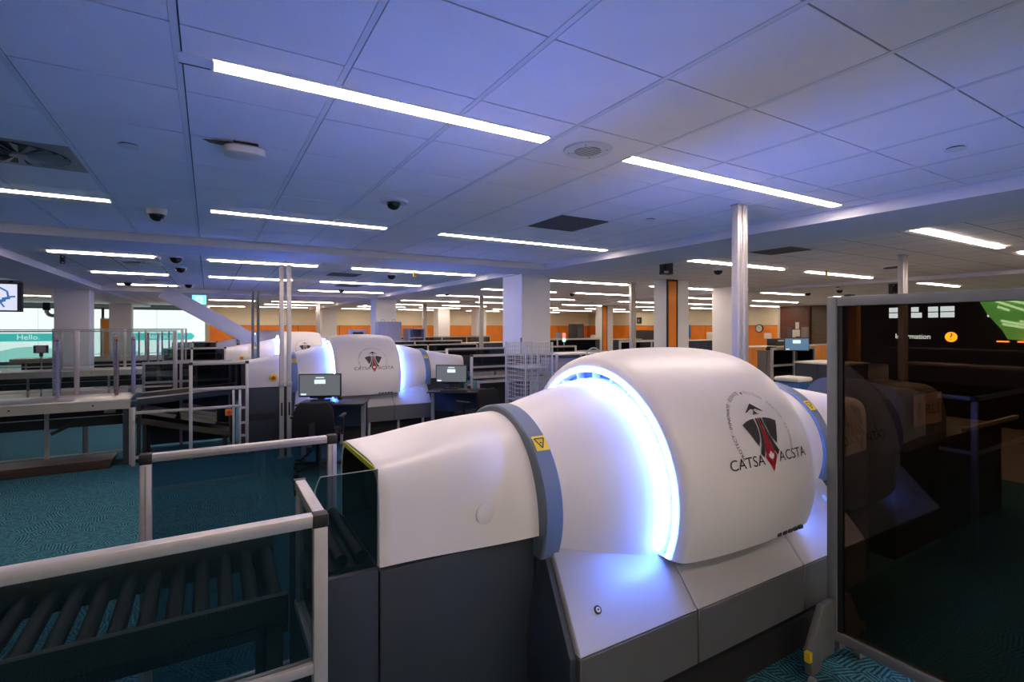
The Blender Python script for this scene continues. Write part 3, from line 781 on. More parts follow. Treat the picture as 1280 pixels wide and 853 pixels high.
# ------------------------------------------------------------------ second to fourth lanes: infeed
def infeed(xo, ya, lane, full=True):
    # guard frame in front of the belt
    t = thing('lane_guard_frame', f'aluminium guard frame with dark panes before the {lane} scanner infeed', 'guard', (xo, ya-0.54, 0), group='lane guard frames')
    R = lambda x0,x1,z,h=0.04,nm='rail',y0=0.0: box(x0, x1, y0, y0+0.036, z-h/2, z+h/2).build(nm, M['alu'], t, bevel=0.003)
    for x0, z1 in ((-0.215,1.21),(0.425,1.21)):
        box(x0, x0+0.04, 0, 0.036, 0, z1).build('post', M['alu'], t, bevel=0.003)
        box(x0-0.002, x0+0.042, -0.002, 0.038, z1, z1+0.036).build('corner_bracket', M['black'], t)
    R(-0.175, 0.425, 1.226); R(-0.175, 0.425, 0.893); R(-0.77, 0.38, 0.648, 0.035, 'low_rail', 0.002); R(-0.77, 0.38, 0.10, 0.035, 'low_rail', 0.002)
    box(-0.81, -0.77, 0, 0.036, 0, 0.72).build('short_post', M['alu'], t, bevel=0.003)
    box(-0.80, -0.775, -0.012, 0.0, 0.50, 0.56).build('socket', M['alu_dark'], t)
    for x0 in (0.27, 0.345):
        box(x0, x0+0.03, 0.002, 0.034, 0, 0.86).build('short_post', M['alu'], t, bevel=0.003)
    for z in (0.62, 0.42, 0.25):
        box(0.375, 0.426, 0.004, 0.032, z-0.015, z+0.015).build('cross_piece', M['alu'], t)
    pane(-0.175, 0.425, 0.015, 0.020, 0.915, 1.208, t, 'glass_lane')
    # belt
    t = thing('infeed_belt', f'dark inclined infeed belt of the {lane} lane', 'conveyor', (xo, ya, 0), group='inclined infeed belts')
    for y0 in (-0.36, 0.33):
        MB().prism([(-0.775,0.71),(0.37,0.80),(0.37,0.868),(-0.775,0.792)], 'y', y0, y0+0.035).build('side_frame', M['charcoal'], t, bevel=0.003)
        MB().prism([(-0.775,0.794),(0.37,0.870),(0.37,0.884),(-0.775,0.808)], 'y', y0, y0+0.035).build('edge_rail', M['steel'], t)
    MB().prism([(-0.775,0.774),(0.37,0.848),(0.37,0.862),(-0.775,0.788)], 'y', -0.32, 0.325).build('belt', M['belt'], t)
    for xx in (-0.75, 0.30):
        for yy in (-0.34, 0.34):
            box(xx-0.02, xx+0.02, yy-0.018, yy+0.018, 0, 0.72).build('leg', M['black'], t)
    # tray return below
    t = thing('tray_return_conveyor', f'dark tray return slope under the {lane} infeed belt', 'conveyor', (xo, ya, 0), group='tray return slopes')
    for y0 in (-0.31, 0.28):
        MB().prism([(-0.80,0.49),(0.26,0.21),(0.26,0.285),(-0.80,0.565)], 'y', y0, y0+0.03).build('side_frame', M['olive_frame'], t)
    MB().prism([(-0.80,0.50),(0.26,0.22),(0.26,0.25),(-0.80,0.53)], 'y', -0.28, 0.28).build('roller_bed', M['black'], t)
    for xx in (-0.7, 0.2):
        for yy in (-0.27, 0.27):
            box(xx-0.02, xx+0.02, yy-0.02, yy+0.02, 0, 0.50-0.264*(xx+0.8)).build('leg', M['black'], t)
    for k, (cx, lab) in enumerate(((-0.58, 'left grey tray'), (-0.12, 'right stack of grey trays'))):
        for q in range(1 if k == 0 else 3):
            z = 0.55-0.264*(cx+0.6)+0.008+q*0.055
            mb = MB(); ang = math.atan(-0.264)
            def pt(x, y, zz): return (cx+x*math.cos(ang)-zz*math.sin(ang), y, z+x*math.sin(ang)+zz*math.cos(ang))
            for dz0, dz1, gx, gy in ((0.0,0.008,0.20,0.22),):
                mb.add([pt(-gx,-gy,dz0),pt(gx,-gy,dz0),pt(gx,gy,dz0),pt(-gx,gy,dz0),pt(-gx-0.015,-gy-0.015,0.05),pt(gx+0.015,-gy-0.015,0.05),pt(gx+0.015,gy+0.015,0.05),pt(-gx-0.015,gy+0.015,0.05),
                        pt(-gx,-gy,0.05),pt(gx,-gy,0.05),pt(gx,gy,0.05),pt(-gx,gy,0.05),pt(-gx+0.012,-gy+0.012,0.01),pt(gx-0.012,-gy+0.012,0.01),pt(gx-0.012,gy-0.012,0.01),pt(-gx+0.012,gy-0.012,0.01)],
                       [(0,3,2,1),(0,1,5,4),(1,2,6,5),(2,3,7,6),(3,0,4,7),(4,5,9,8),(5,6,10,9),(6,7,11,10),(7,4,8,11),(8,9,13,12),(9,10,14,13),(10,11,15,14),(11,8,12,15),(12,13,14,15)])
            tr = mb.build('tray', M['tray'])
            tr.location = (xo, ya, 0)
            which = lab if k == 0 else ('lowest', 'middle', 'topmost')[q]+' grey tray of the right stack'
            tag(tr, f'{which} on the {lane} lane return slope', 'tray', 'grey trays on the return slopes')
    # rear guard frame
    t = thing('rear_guard_frame', f'thin aluminium rail frame on the far side of the {lane} infeed belt', 'guard', (xo, ya+0.56, 0), group='rear lane guards')
    for x0 in (-0.80, -0.36, 0.26):
        box(x0, x0+0.035, 0, 0.03, 0, 1.17).build('post', M['alu_dark'], t)
    box(-0.80, 0.30, 0.0, 0.034, 1.17, 1.205).build('rail', M['alu'], t)
    box(-0.765, 0.26, 0.002, 0.028, 0.90, 0.93).build('rail', M['alu_dark'], t)
    pane(-0.765, 0.26, 0.012, 0.017, 0.93, 1.17, t, 'glass_lane')
    pane(-0.765, 0.26, 0.010, 0.016, 0.03, 0.90, t, 'black', 'dark_panel')
    # steel divest bench
    t = thing('steel_bench', f'long stainless steel bench left of the {lane} infeed belt', 'bench', (xo-0.83, ya-0.42, 0), group='steel benches')
    x0 = -3.6
    box(x0, 0, 0, 0.77, 0.79, 0.818).build('bench_top', M['steel'], t, bevel=0.004)
    box(x0, 0, 0.004, 0.03, 0.695, 0.79).build('apron', M['steel'], t)
    for q in (-2.5, -1.1, -0.36):
        MB().tube((q, -0.002, 0.755), (q, 0.006, 0.755), 0.010, 10).build('bolt_hole', M['black'], t)
    box(-0.075, -0.01, 0.02, 0.50, 0, 0.69).build('end_panel', M['charcoal'], t)
    box(-0.012, 0.035, -0.01, 0.03, 0, 0.70).build('corner_post', M['alu'], t)
    for q in (-0.90, -2.2, -3.4):
        box(q-0.02, q+0.02, 0.58, 0.62, 0, 0.69).build('leg', M['alu'], t)
    box(-3.5, -0.08, 0.62, 0.76, 0.42, 0.69).build('under_conveyor', M['black'], t)
    box(-3.5, -0.08, 0.61, 0.625, 0.54, 0.55).build('under_rail', M['steel'], t)
    box(-3.5, -0.08, 0.585, 0.60, 0.07, 0.085).build('low_rail', M['steel'], t)
    MB().bar((-0.86,0.60,0.36), (-0.55,0.62,0.52), 0.03, 0.04).build('brace', M['black'], t)
    MB().tube((-0.55,0.75,0.0), (-0.55,0.75,0.42), 0.03, 12).build('round_leg', M['alu_dark'], t)
    box(-0.34, -0.22, 0.612, 0.62, 0.575, 0.61).build('rating_plate', M['cream_plastic'], t)
    # glass partition along the back of the bench
    t = thing('glass_partition', f'tall clear glass partition along the back of the {lane} bench', 'partition', (xo, ya+0.36, 0), group='bench glass partitions')
    for x0 in (-0.43, -1.50, -2.58, -3.7):
        box(x0, x0+0.052, 0, 0.04, 0.818, 1.65).build('post', M['alu'], t, bevel=0.004)
    box(-3.7, -0.39, 0.008, 0.032, 1.636, 1.652).build('top_rail', M['alu_dark'], t)
    box(-3.65, -0.44, 0.008, 0.032, 0.865, 0.885).build('bottom_rail', M['alu'], t)
    for a, b in ((-1.447,-0.43),(-2.527,-1.50),(-3.645,-2.58)):
        pane(a, b, 0.016, 0.022, 0.885, 1.636, t, 'glass_clear')
    # rounded privacy shields standing across the bench
    for q, nm, pm in ((-0.85,'rightmost','purple_grey'), (-1.03,'second','pink_brown'), (-1.62,'third','purple_grey'), (-2.26,'leftmost','alu_dark')):
        tt = thing('privacy_shield', f'{nm} round-topped clear shield across the {lane} bench', 'shield', (xo+q, ya-0.08, 0.818), group='round-topped bench shields')
        prof = [(0,0.04)]+[(0.0+0.10*(1-math.cos(a)), 0.66+0.10*math.sin(a)) for a in [PI/2*k/5 for k in range(6)]]+[(0.28+0.10*math.sin(a), 0.66+0.10*math.cos(a)) for a in [PI/2*k/5 for k in range(6)]]+[(0.38,0.04)]
        MB().prism(prof, 'x', -0.006, 0.006).build('shield_plate', M['glass_shield'], tt)
        box(-0.020, 0.020, 0.17, 0.21, 0.0, 0.70).build('shield_post', M[pm], tt, bevel=0.004)
        box(-0.014, 0.014, 0.175, 0.205, 0.70, 0.725).build('post_cap', M['black'], tt)
    if full:
        t = tag(MB().prism([(-1.02,0.0),(-5.0,0.0),(-5.0,0.11),(-0.99,0.11)], 'y', ya-0.50, ya-0.10).build('foot_platform', M['wood_dark'], bevel=0.004, seg=1),
                f'low dark wooden platform on the carpet before the {lane} bench', 'platform')
infeed(0.0, 8.24, 'second', True)
infeed(-0.12, 13.75, 'third', False)
infeed(-0.22, 19.3, 'fourth', False)

# small monitor on a stem
t = thing('tray_monitor', 'small tilted monitor on a thin stem before the left white column', 'monitor', (-3.3, 15.6, 0))
MB().tube((0,0,0), (0,0,1.05), 0.018, 10).tube((0,0,0), (0,0,0.02), 0.12, 18).build('stem', M['alu_dark'], t)
box(-0.03, 0.03, -0.03, 0.03, 1.02, 1.10).build('mount', M['black'], t)
sc = box(-0.13, 0.13, -0.035, -0.01, 1.10, 1.28).build('bezel', M['navy'], t, bevel=0.004)
box(-0.085, 0.085, -0.038, -0.034, 1.12, 1.26).build('display', M['pink_sign'], sc)


# emergency stop on the second lane's frame
t = thing('emergency_stop', 'orange emergency stop box low on the second lane frame', 'button', (0.235, 7.70, 0.569))
box(-0.045, 0.045, 0.03, 0.075, -0.045, 0.045).build('stop_box', M['orange'], t, bevel=0.006)
MB().tube((0,0.031,0), (0,0.002,0), 0.028, 16).build('stop_button', M['red'], t)

# ------------------------------------------------------------------ outfeed of the further lanes
def outfeed(xo, ya, lane):
    t = thing('outfeed_conveyor', f'dark outfeed conveyor with aluminium rails beyond the {lane} scanner', 'conveyor', (xo, ya-0.54, 0), group='outfeed conveyor frames')
    for x0 in (0.0, 1.5, 3.0):
        box(x0, x0+0.04, 0, 0.04, 0, 1.20).build('post', M['alu'], t, bevel=0.003)
        box(x0-0.002, x0+0.042, -0.002, 0.042, 1.20, 1.235).build('corner_bracket', M['black'], t)
        box(x0, x0+0.04, 1.04, 1.08, 0, 1.30).build('post', M['alu'], t, bevel=0.003)
    box(0.04, 3.0, 0.002, 0.038, 1.195, 1.232).build('rail', M['alu'], t)
    box(0.04, 3.0, 0.002, 0.038, 1.005, 1.038).build('rail', M['alu'], t)
    box(0.04, 3.0, 1.042, 1.078, 1.27, 1.305).build('rail', M['alu'], t)
    box(0.0, 3.05, 0.05, 1.03, 0.80, 0.85).build('conveyor_bed', M['black'], t)
    box(0.0, 3.05, -0.01, 0.045, 0.83, 0.87).build('edge_rail', M['alu'], t)
    box(0.0, 3.05, 0.4, 0.44, 0.90, 1.19).build('side_guard', M['charcoal'], t)
    pane(0.04, 3.0, 1.058, 1.063, 0.86, 1.27, t, 'glass_lane')
    pane(0.04, 3.0, 0.018, 0.022, 1.04, 1.195, t, 'glass_lane')
    # low table in front
    for x0 in (0.06, 0.62, 1.16):
        box(x0, x0+0.045, -0.12, -0.075, 0, 0.76).build('table_leg', M['alu'], t)
    box(0.05, 1.22, -0.13, -0.07, 0.76, 0.80).build('table_rail', M['alu'], t)
    box(0.10, 1.16, -0.02, 0.02, 0.28, 0.80).build('dark_panel', M['black'], t)
    for k in range(3):
        x0 = 0.06+k*0.46
        tt = MB().box(x0, x0+0.41, 0.06, 0.34, 0.852, 0.862).box(x0, x0+0.41, 0.06, 0.07, 0.862, 0.93).box(x0, x0+0.41, 0.33, 0.34, 0.862, 0.93).box(x0, x0+0.01, 0.07, 0.33, 0.862, 0.93).box(x0+0.40, x0+0.41, 0.07, 0.33, 0.862, 0.93).build('tray', M['tray'])
        tt.location = (xo, ya-0.54, 0)
        tag(tt, f'{("left","middle","right")[k]} grey tray on the outfeed bed of the {lane} lane', 'tray', 'grey trays on the outfeed beds')
outfeed(3.78, 8.24, 'second')
outfeed(3.66, 13.75, 'third')
outfeed(3.56, 19.3, 'fourth')

# ------------------------------------------------------------------ workstations of the second lane
def monitor(x, y, z, rz, label, wd=0.54, cat='monitor'):
    t = thing('monitor', label, cat, (x, y, 0), rz)
    h = wd*0.565
    b = box(-wd/2, wd/2, -0.012, 0.022, z-h/2, z+h/2).build('bezel', M['black'], t, bevel=0.004)
    s_ = box(-wd/2+0.014, wd/2-0.014, -0.0145, -0.011, z-h/2+0.018, z+h/2-0.014).build('display', M['screen_grey'], b)
    box(-wd*0.13, wd*0.13, -0.0155, -0.0143, z+0.02, z+0.075).build('dialog_box', M['screen_white'], b)
    box(-wd*0.10, wd*0.10, -0.0155, -0.0143, z+0.095, z+0.108).build('title_line', M['screen_white'], b)
    box(-wd*0.45, -wd*0.32, -0.0155, -0.0143, z-h/2+0.025, z-h/2+0.045).build('corner_line', M['screen_white'], b)
    box(-0.04, 0.04, 0.022, 0.06, max(0.742, z-h/2-0.08), z+0.05).build('stand_neck', M['black'], t)
    box(-0.14, 0.14, 0.024, 0.05, z-h/2-0.022, z-h/2-0.004).build('grip_bar', M['black'], t)
    box(-0.025, 0.025, 0.062, 0.09, 0.74, z).build('stand_arm', M['black'], t)
    box(-0.11, 0.11, -0.05, 0.12, 0.7195, 0.74).build('stand_base', M['black'], t, bevel=0.004)
    return t
def desk(x, y, rz, label):
    t = thing('operator_desk', label, 'desk', (x, y, 0), rz)
    box(-0.42, 0.42, -0.25, 0.25, 0.695, 0.718).build('desk_top', M['black'], t, bevel=0.004)
    for a in (-0.38, 0.38):
        box(a-0.025, a+0.025, -0.03, 0.03, 0.03, 0.70).build('leg', M['alu_dark'], t)
        box(a-0.03, a+0.03, -0.25, 0.25, 0.0, 0.03).build('leg_foot', M['black'], t)
    box(-0.40, 0.40, 0.20, 0.22, 0.35, 0.70).build('modesty_panel', M['navy'], t)
    return t
def keyboard(x, y, rz, label):
    t = thing('keyboard', label, 'keyboard', (x, y, 0.7185), rz)
    box(-0.2, 0.2, -0.06, 0.06, 0.0, 0.018).build('body', M['black'], t, bevel=0.003)
    mb = MB()
    for r in range(4):
        for c in range(12): mb.box(-0.19+c*0.031, -0.164+c*0.031, -0.052+r*0.026, -0.03+r*0.026, 0.018, 0.023)
    k = mb.build('keys', M['charcoal'], t); k['kind'] = 'stuff'
def chair(x, y, rz, label):
    t = thing('office_chair', label, 'chair', (x, y, 0), rz, 'black office chairs')
    secs = []
    for k in range(9):
        v = k/8; z = 0.45+0.38*v
        hw = 0.235*(1-0.12*v) if v < 0.85 else 0.235*(0.895-0.55*(v-0.85)/0.15*0.5)
        yb = -0.20-0.03*math.sin(v*PI)
        secs.append([(-hw, yb+0.03, z), (-hw*0.6, yb-0.0, z), (0, yb-0.015, z), (hw*0.6, yb, z), (hw, yb+0.03, z), (hw, yb+0.07, z), (0, yb+0.045, z), (-hw, yb+0.07, z)])
    MB().loft(secs, True, True).build('backrest', M['fabric'], t, smooth=True)
    box(-0.24, 0.24, -0.17, 0.28, 0.42, 0.49).build('seat', M['fabric'], t, bevel=0.03, seg=3)
    MB().bar((0,-0.12,0.41), (0,-0.25,0.46), 0.06, 0.02).bar((0,-0.25,0.45), (0,-0.235,0.62), 0.06, 0.02).build('back_bracket', M['black'], t)
    MB().tube((0,0.03,0.08), (0,0.03,0.42), 0.028, 12).build('gas_column', M['black'], t)
    for k in range(5):
        a = 2*PI*k/5+0.3
        e = (0.30*math.cos(a), 0.03+0.30*math.sin(a))
        MB().bar((0,0.03,0.10), (e[0],e[1],0.075), 0.045, 0.03).build('base_arm', M['black'], t)
        MB().tube((e[0]-0.02,e[1],0.028), (e[0]+0.02,e[1],0.028), 0.028, 12).build('caster', M['black'], t)
    for s in (-1, 1):
        box(s*0.27-0.02, s*0.27+0.02, -0.08, 0.18, 0.64, 0.665).build('armrest', M['black'], t, bevel=0.006)
        box(s*0.27-0.012, s*0.27+0.012, 0.03, 0.07, 0.43, 0.64).build('armrest_post', M['black'], t)
monitor(1.27, 7.10, 0.93, -0.42, 'grey-lit computer monitor before the left part of the second scanner')
desk(1.42, 6.98, -0.42, 'black operator desk under the left monitor')
keyboard(1.19, 6.88, -0.42, 'black keyboard on the left operator desk')
chair(1.10, 6.30, -0.42, 'black office chair facing the left monitor')
monitor(3.30, 7.42, 0.96, -0.62, 'grey-lit computer monitor before the right hood of the second scanner', 0.50)
desk(3.33, 7.28, -0.62, 'black operator desk under the right monitor')
keyboard(3.22, 7.15, -0.62, 'black keyboard on the right operator desk')
chair(3.32, 6.50, 0.35, 'black office chair by the right monitor, half hidden by the near scanner')
for x, y, lab in ((1.53, 7.12, 'orange cup-shaped stop button beside the left monitor'), (3.58, 7.36, 'orange cup-shaped stop button beside the right monitor')):
    t = thing('stop_button', lab, 'button', (x, y, 0.7185))
    MB().tube((0,0,0), (0,0,0.04), 0.03, 14).build('base', M['black'], t)
    MB().tube((0,0,0.04), (0,0,0.065), 0.022, 14).build('cap', M['orange'], t)

# ------------------------------------------------------------------ cage trolley and tray cart between the lanes
t = thing('cage_trolley', 'wire mesh cage trolley standing in front of the big white column', 'trolley', (3.85, 6.10, 0))
for x in (0, 0.46):
    for y in (0, 0.55):
        MB().tube((x,y,0.12), (x,y,1.48), 0.014, 8).build('corner_post', M['wire'], t)
        MB().tube((x-0.015,y,0.05), (x+0.015,y,0.05), 0.05, 14).build('caster', M['rubber'], t)
def mesh_panel(p0, p1, z0, z1, nv, nh):
    mb = MB(); p0, p1 = Vector(p0), Vector(p1)
    for k in range(nv+1):
        q = p0.lerp(p1, k/nv); mb.tube((q.x,q.y,z0), (q.x,q.y,z1), 0.004, 5)
    for k in range(nh+1):
        z = z0+(z1-z0)*k/nh; mb.tube((p0.x,p0.y,z), (p1.x,p1.y,z), 0.004, 5)
    o = mb.build('wire_panel', M['wire'], t); o['kind'] = 'stuff'
mesh_panel((0,0,0), (0.46,0,0), 0.16, 1.47, 12, 22)
mesh_panel((0.46,0,0), (0.46,0.55,0), 0.16, 1.47, 12, 22)
mesh_panel((0,0,0), (0,0.55,0), 0.16, 1.47, 12, 22)
mesh_panel((0,0.55,0), (0.46,0.55,0), 0.16, 1.47, 12, 22)
box(0, 0.46, 0, 0.55, 0.11, 0.13).build('deck', M['wire'], t)
for k, z in enumerate((0.62, 1.10)):
    box(0.005, 0.455, 0.005, 0.545, z, z+0.012).build('shelf', M['wire'], t)
t = thing('tray_cart', 'blue-lit cart stacked with trays right of the wire cage trolley', 'cart', (4.50, 6.25, 0))
for x in (0, 0.85):
    for y in (0, 0.5):
        box(x-0.016, x+0.016, y-0.016, y+0.016, 0.1, 1.30).build('upright', M['wire'], t)
        MB().tube((x-0.015,y,0.05), (x+0.015,y,0.05), 0.05, 14).build('caster', M['rubber'], t)
MB().path([(0.87,0,1.05)]+[(0.87+0.16*math.sin(a)-0.16, 0, 1.20+0.17*math.cos(a)) for a in [PI/2-PI*k/10 for k in range(11)]]+[(0.55,0,1.05)], 0.012, 8).build('curved_handle', M['wire'], t)
for z in (0.25, 0.62, 0.98, 1.27):
    box(0.016, 0.834, -0.016, 0.516, z, z+0.02).build('shelf', M['wire'], t)
for lv, z in enumerate((0.64, 1.0)):
    for k in range(2):
        for q in range(3):
            x0 = 0.04+k*0.40; z0 = z+q*0.075
            tr = MB().box(x0, x0+0.36, 0.03, 0.47, z0, z0+0.01).box(x0, x0+0.36, 0.03, 0.04, z0+0.01, z0+0.07).box(x0, x0+0.36, 0.46, 0.47, z0+0.01, z0+0.07).box(x0, x0+0.01, 0.04, 0.46, z0+0.01, z0+0.07).box(x0+0.35, x0+0.36, 0.04, 0.46, z0+0.01, z0+0.07).build('tray', M['purple_grey'])
            tr.location = (4.50, 6.25, 0.002)
            tag(tr, f'{("lowest","middle","top")[q]} lavender tray in the {("left","right")[k]} pile on the {("lower","upper")[lv]} cart shelf', 'tray', 'trays on the cart')

# ------------------------------------------------------------------ lavender cabinets and equipment behind the scanners
t = thing('tall_cabinet', 'tall lavender cabinet in front of the white column behind the second scanner', 'cabinet', (4.38, 15.1, 0))
box(0, 0.68, 0, 0.5, 0.05, 1.86).build('body', M['purple_grey'], t, bevel=0.01)
box(0.03, 0.65, -0.012, 0, 0.10, 1.81).build('door', M['purple_grey'], t, bevel=0.006)
box(0.02, 0.66, 0.02, 0.48, 0.0, 0.05).build('plinth', M['black'], t)
for x in (0.1, 0.45):
    MB().path([(x,0.2,1.86),(x+0.03,0.2,1.93),(x+0.09,0.2,1.93),(x+0.12,0.2,1.86)], 0.006, 6).build('lifting_ring', M['alu_dark'], t)
t = thing('open_cabinet', 'shorter lavender cabinet with open shelves right of the tall one', 'cabinet', (5.28, 15.1, 0))
box(0, 0.05, 0, 0.5, 0.03, 1.62).build('side_panel', M['purple_grey'], t); box(0.50, 0.55, 0, 0.5, 0.03, 1.62).build('side_panel', M['purple_grey'], t)
box(0, 0.55, 0.46, 0.5, 0.0, 1.62).build('back_panel', M['purple_grey'], t); box(0, 0.55, 0, 0.5, 1.62, 1.66).build('top_panel', M['purple_grey'], t)
for z in (0.3, 0.7, 1.05, 1.35): box(0.05, 0.5, 0.02, 0.46, z, z+0.03).build('shelf', M['alu'], t)
box(0.06, 0.16, 0.03, 0.05, 0.74, 1.6).build('blue_strip', M['blue_plastic'], t)
for (x, y, wd, h, m, lab) in ((3.6, 15.3, 0.45, 1.62, 'purple_grey', 'small grey box unit left of the tall lavender cabinet'),):
    t = thing('control_unit', lab, 'unit', (x, y, 0))
    box(0, wd, 0, 0.4, 0, h).build('body', M[m], t, bevel=0.01)
    box(0.05, wd-0.1, -0.01, 0.0, h-0.16, h-0.07).build('dark_window', M['black'], t)

# ------------------------------------------------------------------ background counters, rails and clutter
def counter(x0, x1, y0, y1, h, label, front='charcoal', top='cream_plastic'):
    t = thing('counter', label, 'counter', (x0, y0, 0))
    wd, dp = x1-x0, y1-y0
    box(0, wd, 0, dp, 0.08, h-0.03).build('carcass', M[front], t)
    box(-0.02, wd+0.02, -0.02, dp+0.02, h-0.03, h).build('worktop', M[top], t)
    box(0.03, wd-0.03, 0.03, dp-0.03, 0, 0.08).build('plinth', M['black'], t)
    n = max(2, int(round(wd/0.6)))
    for k in range(n):
        box(wd*k/n+0.01, wd*(k+1)/n-0.01, -0.012, 0.0, 0.12, h-0.06).build('door', M[front], t)
    m = max(2, int(round(dp/0.6)))
    for k in range(m):
        box(-0.012, 0.0, dp*k/m+0.01, dp*(k+1)/m-0.01, 0.12, h-0.06).build('door', M[front], t)
    return t
counter(10.3, 11.25, 5.1, 6.0, 1.0, 'dark counter in front of the pole monitor, left of the glass screen')
counter(13.25, 14.05, 8.2, 8.8, 1.05, 'grey-green cabinet pair left of the dark counter', 'tray', 'tray')
counter(18.0, 25.5, 12.6, 13.4, 0.9, 'long orange-fronted counter before the wood wall', 'orange')
counter(15.0, 22.0, 22.0, 22.7, 1.0, 'long dark counter left of the orange striped far column', 'navy')
counter(17.5, 24.5, 17.0, 17.7, 1.05, 'dark counter between the two orange striped columns', 'navy')
counter(9.5, 13.0, 20.5, 21.2, 1.0, 'dark counter in the far hall above the outfeed rails', 'navy')
def rails(x0, x1, y, h, label, n=3, m='alu'):
    t = thing('rail_frame', label, 'rail', (x0, y, 0), group='distant rail frames')
    wd = x1-x0
    for k in range(n+1):
        q = wd*k/n
        box(q-0.025, q+0.025, 0, 0.05, 0, h).build('post', M[m], t)
    box(0.025, wd-0.025, 0.005, 0.045, h-0.06, h).build('top_rail', M[m], t)
    box(0.025, wd-0.025, 0.005, 0.045, h*0.62, h*0.62+0.05).build('mid_rail', M[m], t)
    pane(0.025, wd-0.025, 0.022, 0.028, 0.1, h*0.62, t, 'glass_lane')
    pane(0.025, wd-0.025, 0.022, 0.028, h*0.62+0.05, h-0.06, t, 'glass_lane')
rails(7.2, 12.6, 23.4, 1.25, 'long aluminium rail frame in the far hall left of the big column', 4)
rails(8.6, 12.5, 14.6, 1.30, 'aluminium rail frame behind the wire cage trolley', 2)
rails(9.8, 12.2, 10.6, 1.33, 'aluminium rail frame left of the double post behind the near scanner', 2)
rails(11.6, 13.4, 7.3, 1.2, 'short aluminium rail frame right of the plain white column', 2)
# monitor on a pole
t = thing('pole_monitor', 'blue-lit monitor on a black pole before the wood wall', 'monitor', (12.05, 7.0, 0), -0.75)
MB().tube((0,0,0.02), (0,0,1.1), 0.025, 10).tube((0,0,0), (0,0,0.02), 0.2, 18).build('pole', M['black'], t)
b = box(-0.27, 0.27, -0.05, -0.01, 1.13, 1.44).build('bezel', M['black'], t, bevel=0.005)
box(-0.255, 0.255, -0.053, -0.049, 1.15, 1.425).build('display', M['screen_blue'], b)
box(-0.09, 0.08, -0.055, -0.0525, 1.31, 1.39).build('dialog_box', M['screen_white'], b)
box(-0.24, -0.16, -0.055, -0.0525, 1.16, 1.18).build('corner_line', M['screen_white'], b)
# wall clock
t = thing('wall_clock', 'round black-rimmed clock on the orange wall panel', 'clock', (26.88, 17.72, 1.62))
MB().tube((0,0,0), (-0.04,0,0), 0.24, 28).build('rim', M['black'], t)
MB().tube((-0.04,0,0), (-0.045,0,0), 0.19, 28).build('face', M['clock_face'], t)
MB().bar((-0.047,0,0), (-0.047,0.05,0.13), 0.012, 0.012).bar((-0.047,0,0), (-0.047,-0.09,0.03), 0.012, 0.012).build('hands', M['black'], t)
# papers on the wood wall
for k, (y, z, wd, h, m, lab) in enumerate(((15.98,1.15,0.24,0.55,'grille','dark notice at the left of the notices on the red wood wall'), (15.72,1.15,0.18,0.40,'paper','narrow white notice low on the red wood wall'), (15.52,1.20,0.22,0.36,'paper','white notice under the upper one on the red wood wall'),
      (15.55,1.60,0.2,0.36,'paper','white notice hung highest on the red wood wall'), (15.18,1.15,0.30,0.55,'tray','large grey notice on the red wood wall'), (14.98,1.15,0.06,0.55,'tray','narrow strip notice rightmost on the red wood wall'))):
    o = tag(box(26.862, 26.868, y-wd/2, y+wd/2, z, z+h).build('notice', M[m]), lab, 'notice', 'notices on the wood wall')
tag(box(26.892, 26.898, 17.0, 17.45, 1.05, 1.36).build('notice', M['paper']), 'white notice on the orange wall below the clock', 'notice', 'notices on the wood wall')
tag(box(26.955, 26.963, 13.55, 13.75, 1.05, 1.35).build('notice', M['paper']), 'small white plate on the dark brown wall near the screen edge', 'notice', 'notices on the wood wall')
# printer, phone, seat on the counters
t = thing('printer', 'black printer on the orange counter right of the pole monitor', 'printer', (20.6, 12.8, 0.9))
box(0, 0.9, 0, 0.45, 0.0, 0.30).build('body', M['black'], t, bevel=0.03)
box(0.1, 0.8, -0.05, 0.0, 0.20, 0.24).build('paper_tray', M['paper'], t)
t = thing('desk_phone', 'black and white desk phone before the printer', 'phone', (13.4, 8.35, 1.05))
box(0, 0.25, 0, 0.3, 0, 0.07).build('body', M['black'], t, bevel=0.01)
box(0.02, 0.08, 0.02, 0.28, 0.07, 0.11).build('handset', M['black'], t, bevel=0.01)
box(0.12, 0.22, 0.15, 0.28, 0.07, 0.075).build('display', M['screen_white'], t)
t = thing('blue_bin', 'blue bin with a white lid bag beside the dark counter', 'bin', (7.62, 4.40, 0))
box(0, 0.36, 0, 0.36, 0.0, 0.86).build('body', M['blue_plastic'], t, bevel=0.03)
box(-0.02, 0.38, -0.02, 0.38, 0.86, 0.93).build('lid', M['paper'], t, bevel=0.03)
t = thing('white_box', 'white equipment box against the orange wall right of the double post', 'box', (22.2, 17.2, 1.05))
box(0, 0.55, 0, 0.4, 0, 0.38).build('body', M['cream_plastic'], t, bevel=0.02)
box(0.15, 0.3, -0.01, 0, 0.05, 0.30).build('slot', M['grille'], t)
t = thing('blue_display', 'blue back of a display standing on the dark counter', 'display', (19.8, 17.2, 1.05))
box(0, 0.75, 0, 0.08, 0.1, 0.75).build('panel', M['blue_plastic'], t, bevel=0.02); box(0.3, 0.45, 0, 0.2, 0, 0.1).build('foot', M['black'], t)
t = thing('dark_machine', 'black boxy machine standing against the orange wall', 'machine', (23.6, 22.6, 0))
box(0, 1.6, 0, 1.6, 0.0, 1.5).build('body', M['black'], t, bevel=0.03); box(0.1, 1.5, -0.02, 0, 0.8, 1.4).build('front_panel', M['grille'], t)
t = thing('vending_unit', 'tall dark unit with a small window beside the orange striped far column', 'machine', (15.0, 19.3, 0))
box(0, 0.5, 0, 0.6, 0.0, 1.85).build('body', M['dark_trim'], t, bevel=0.02); box(0.1, 0.4, -0.02, 0, 1.2, 1.7).build('window', M['grille'], t)
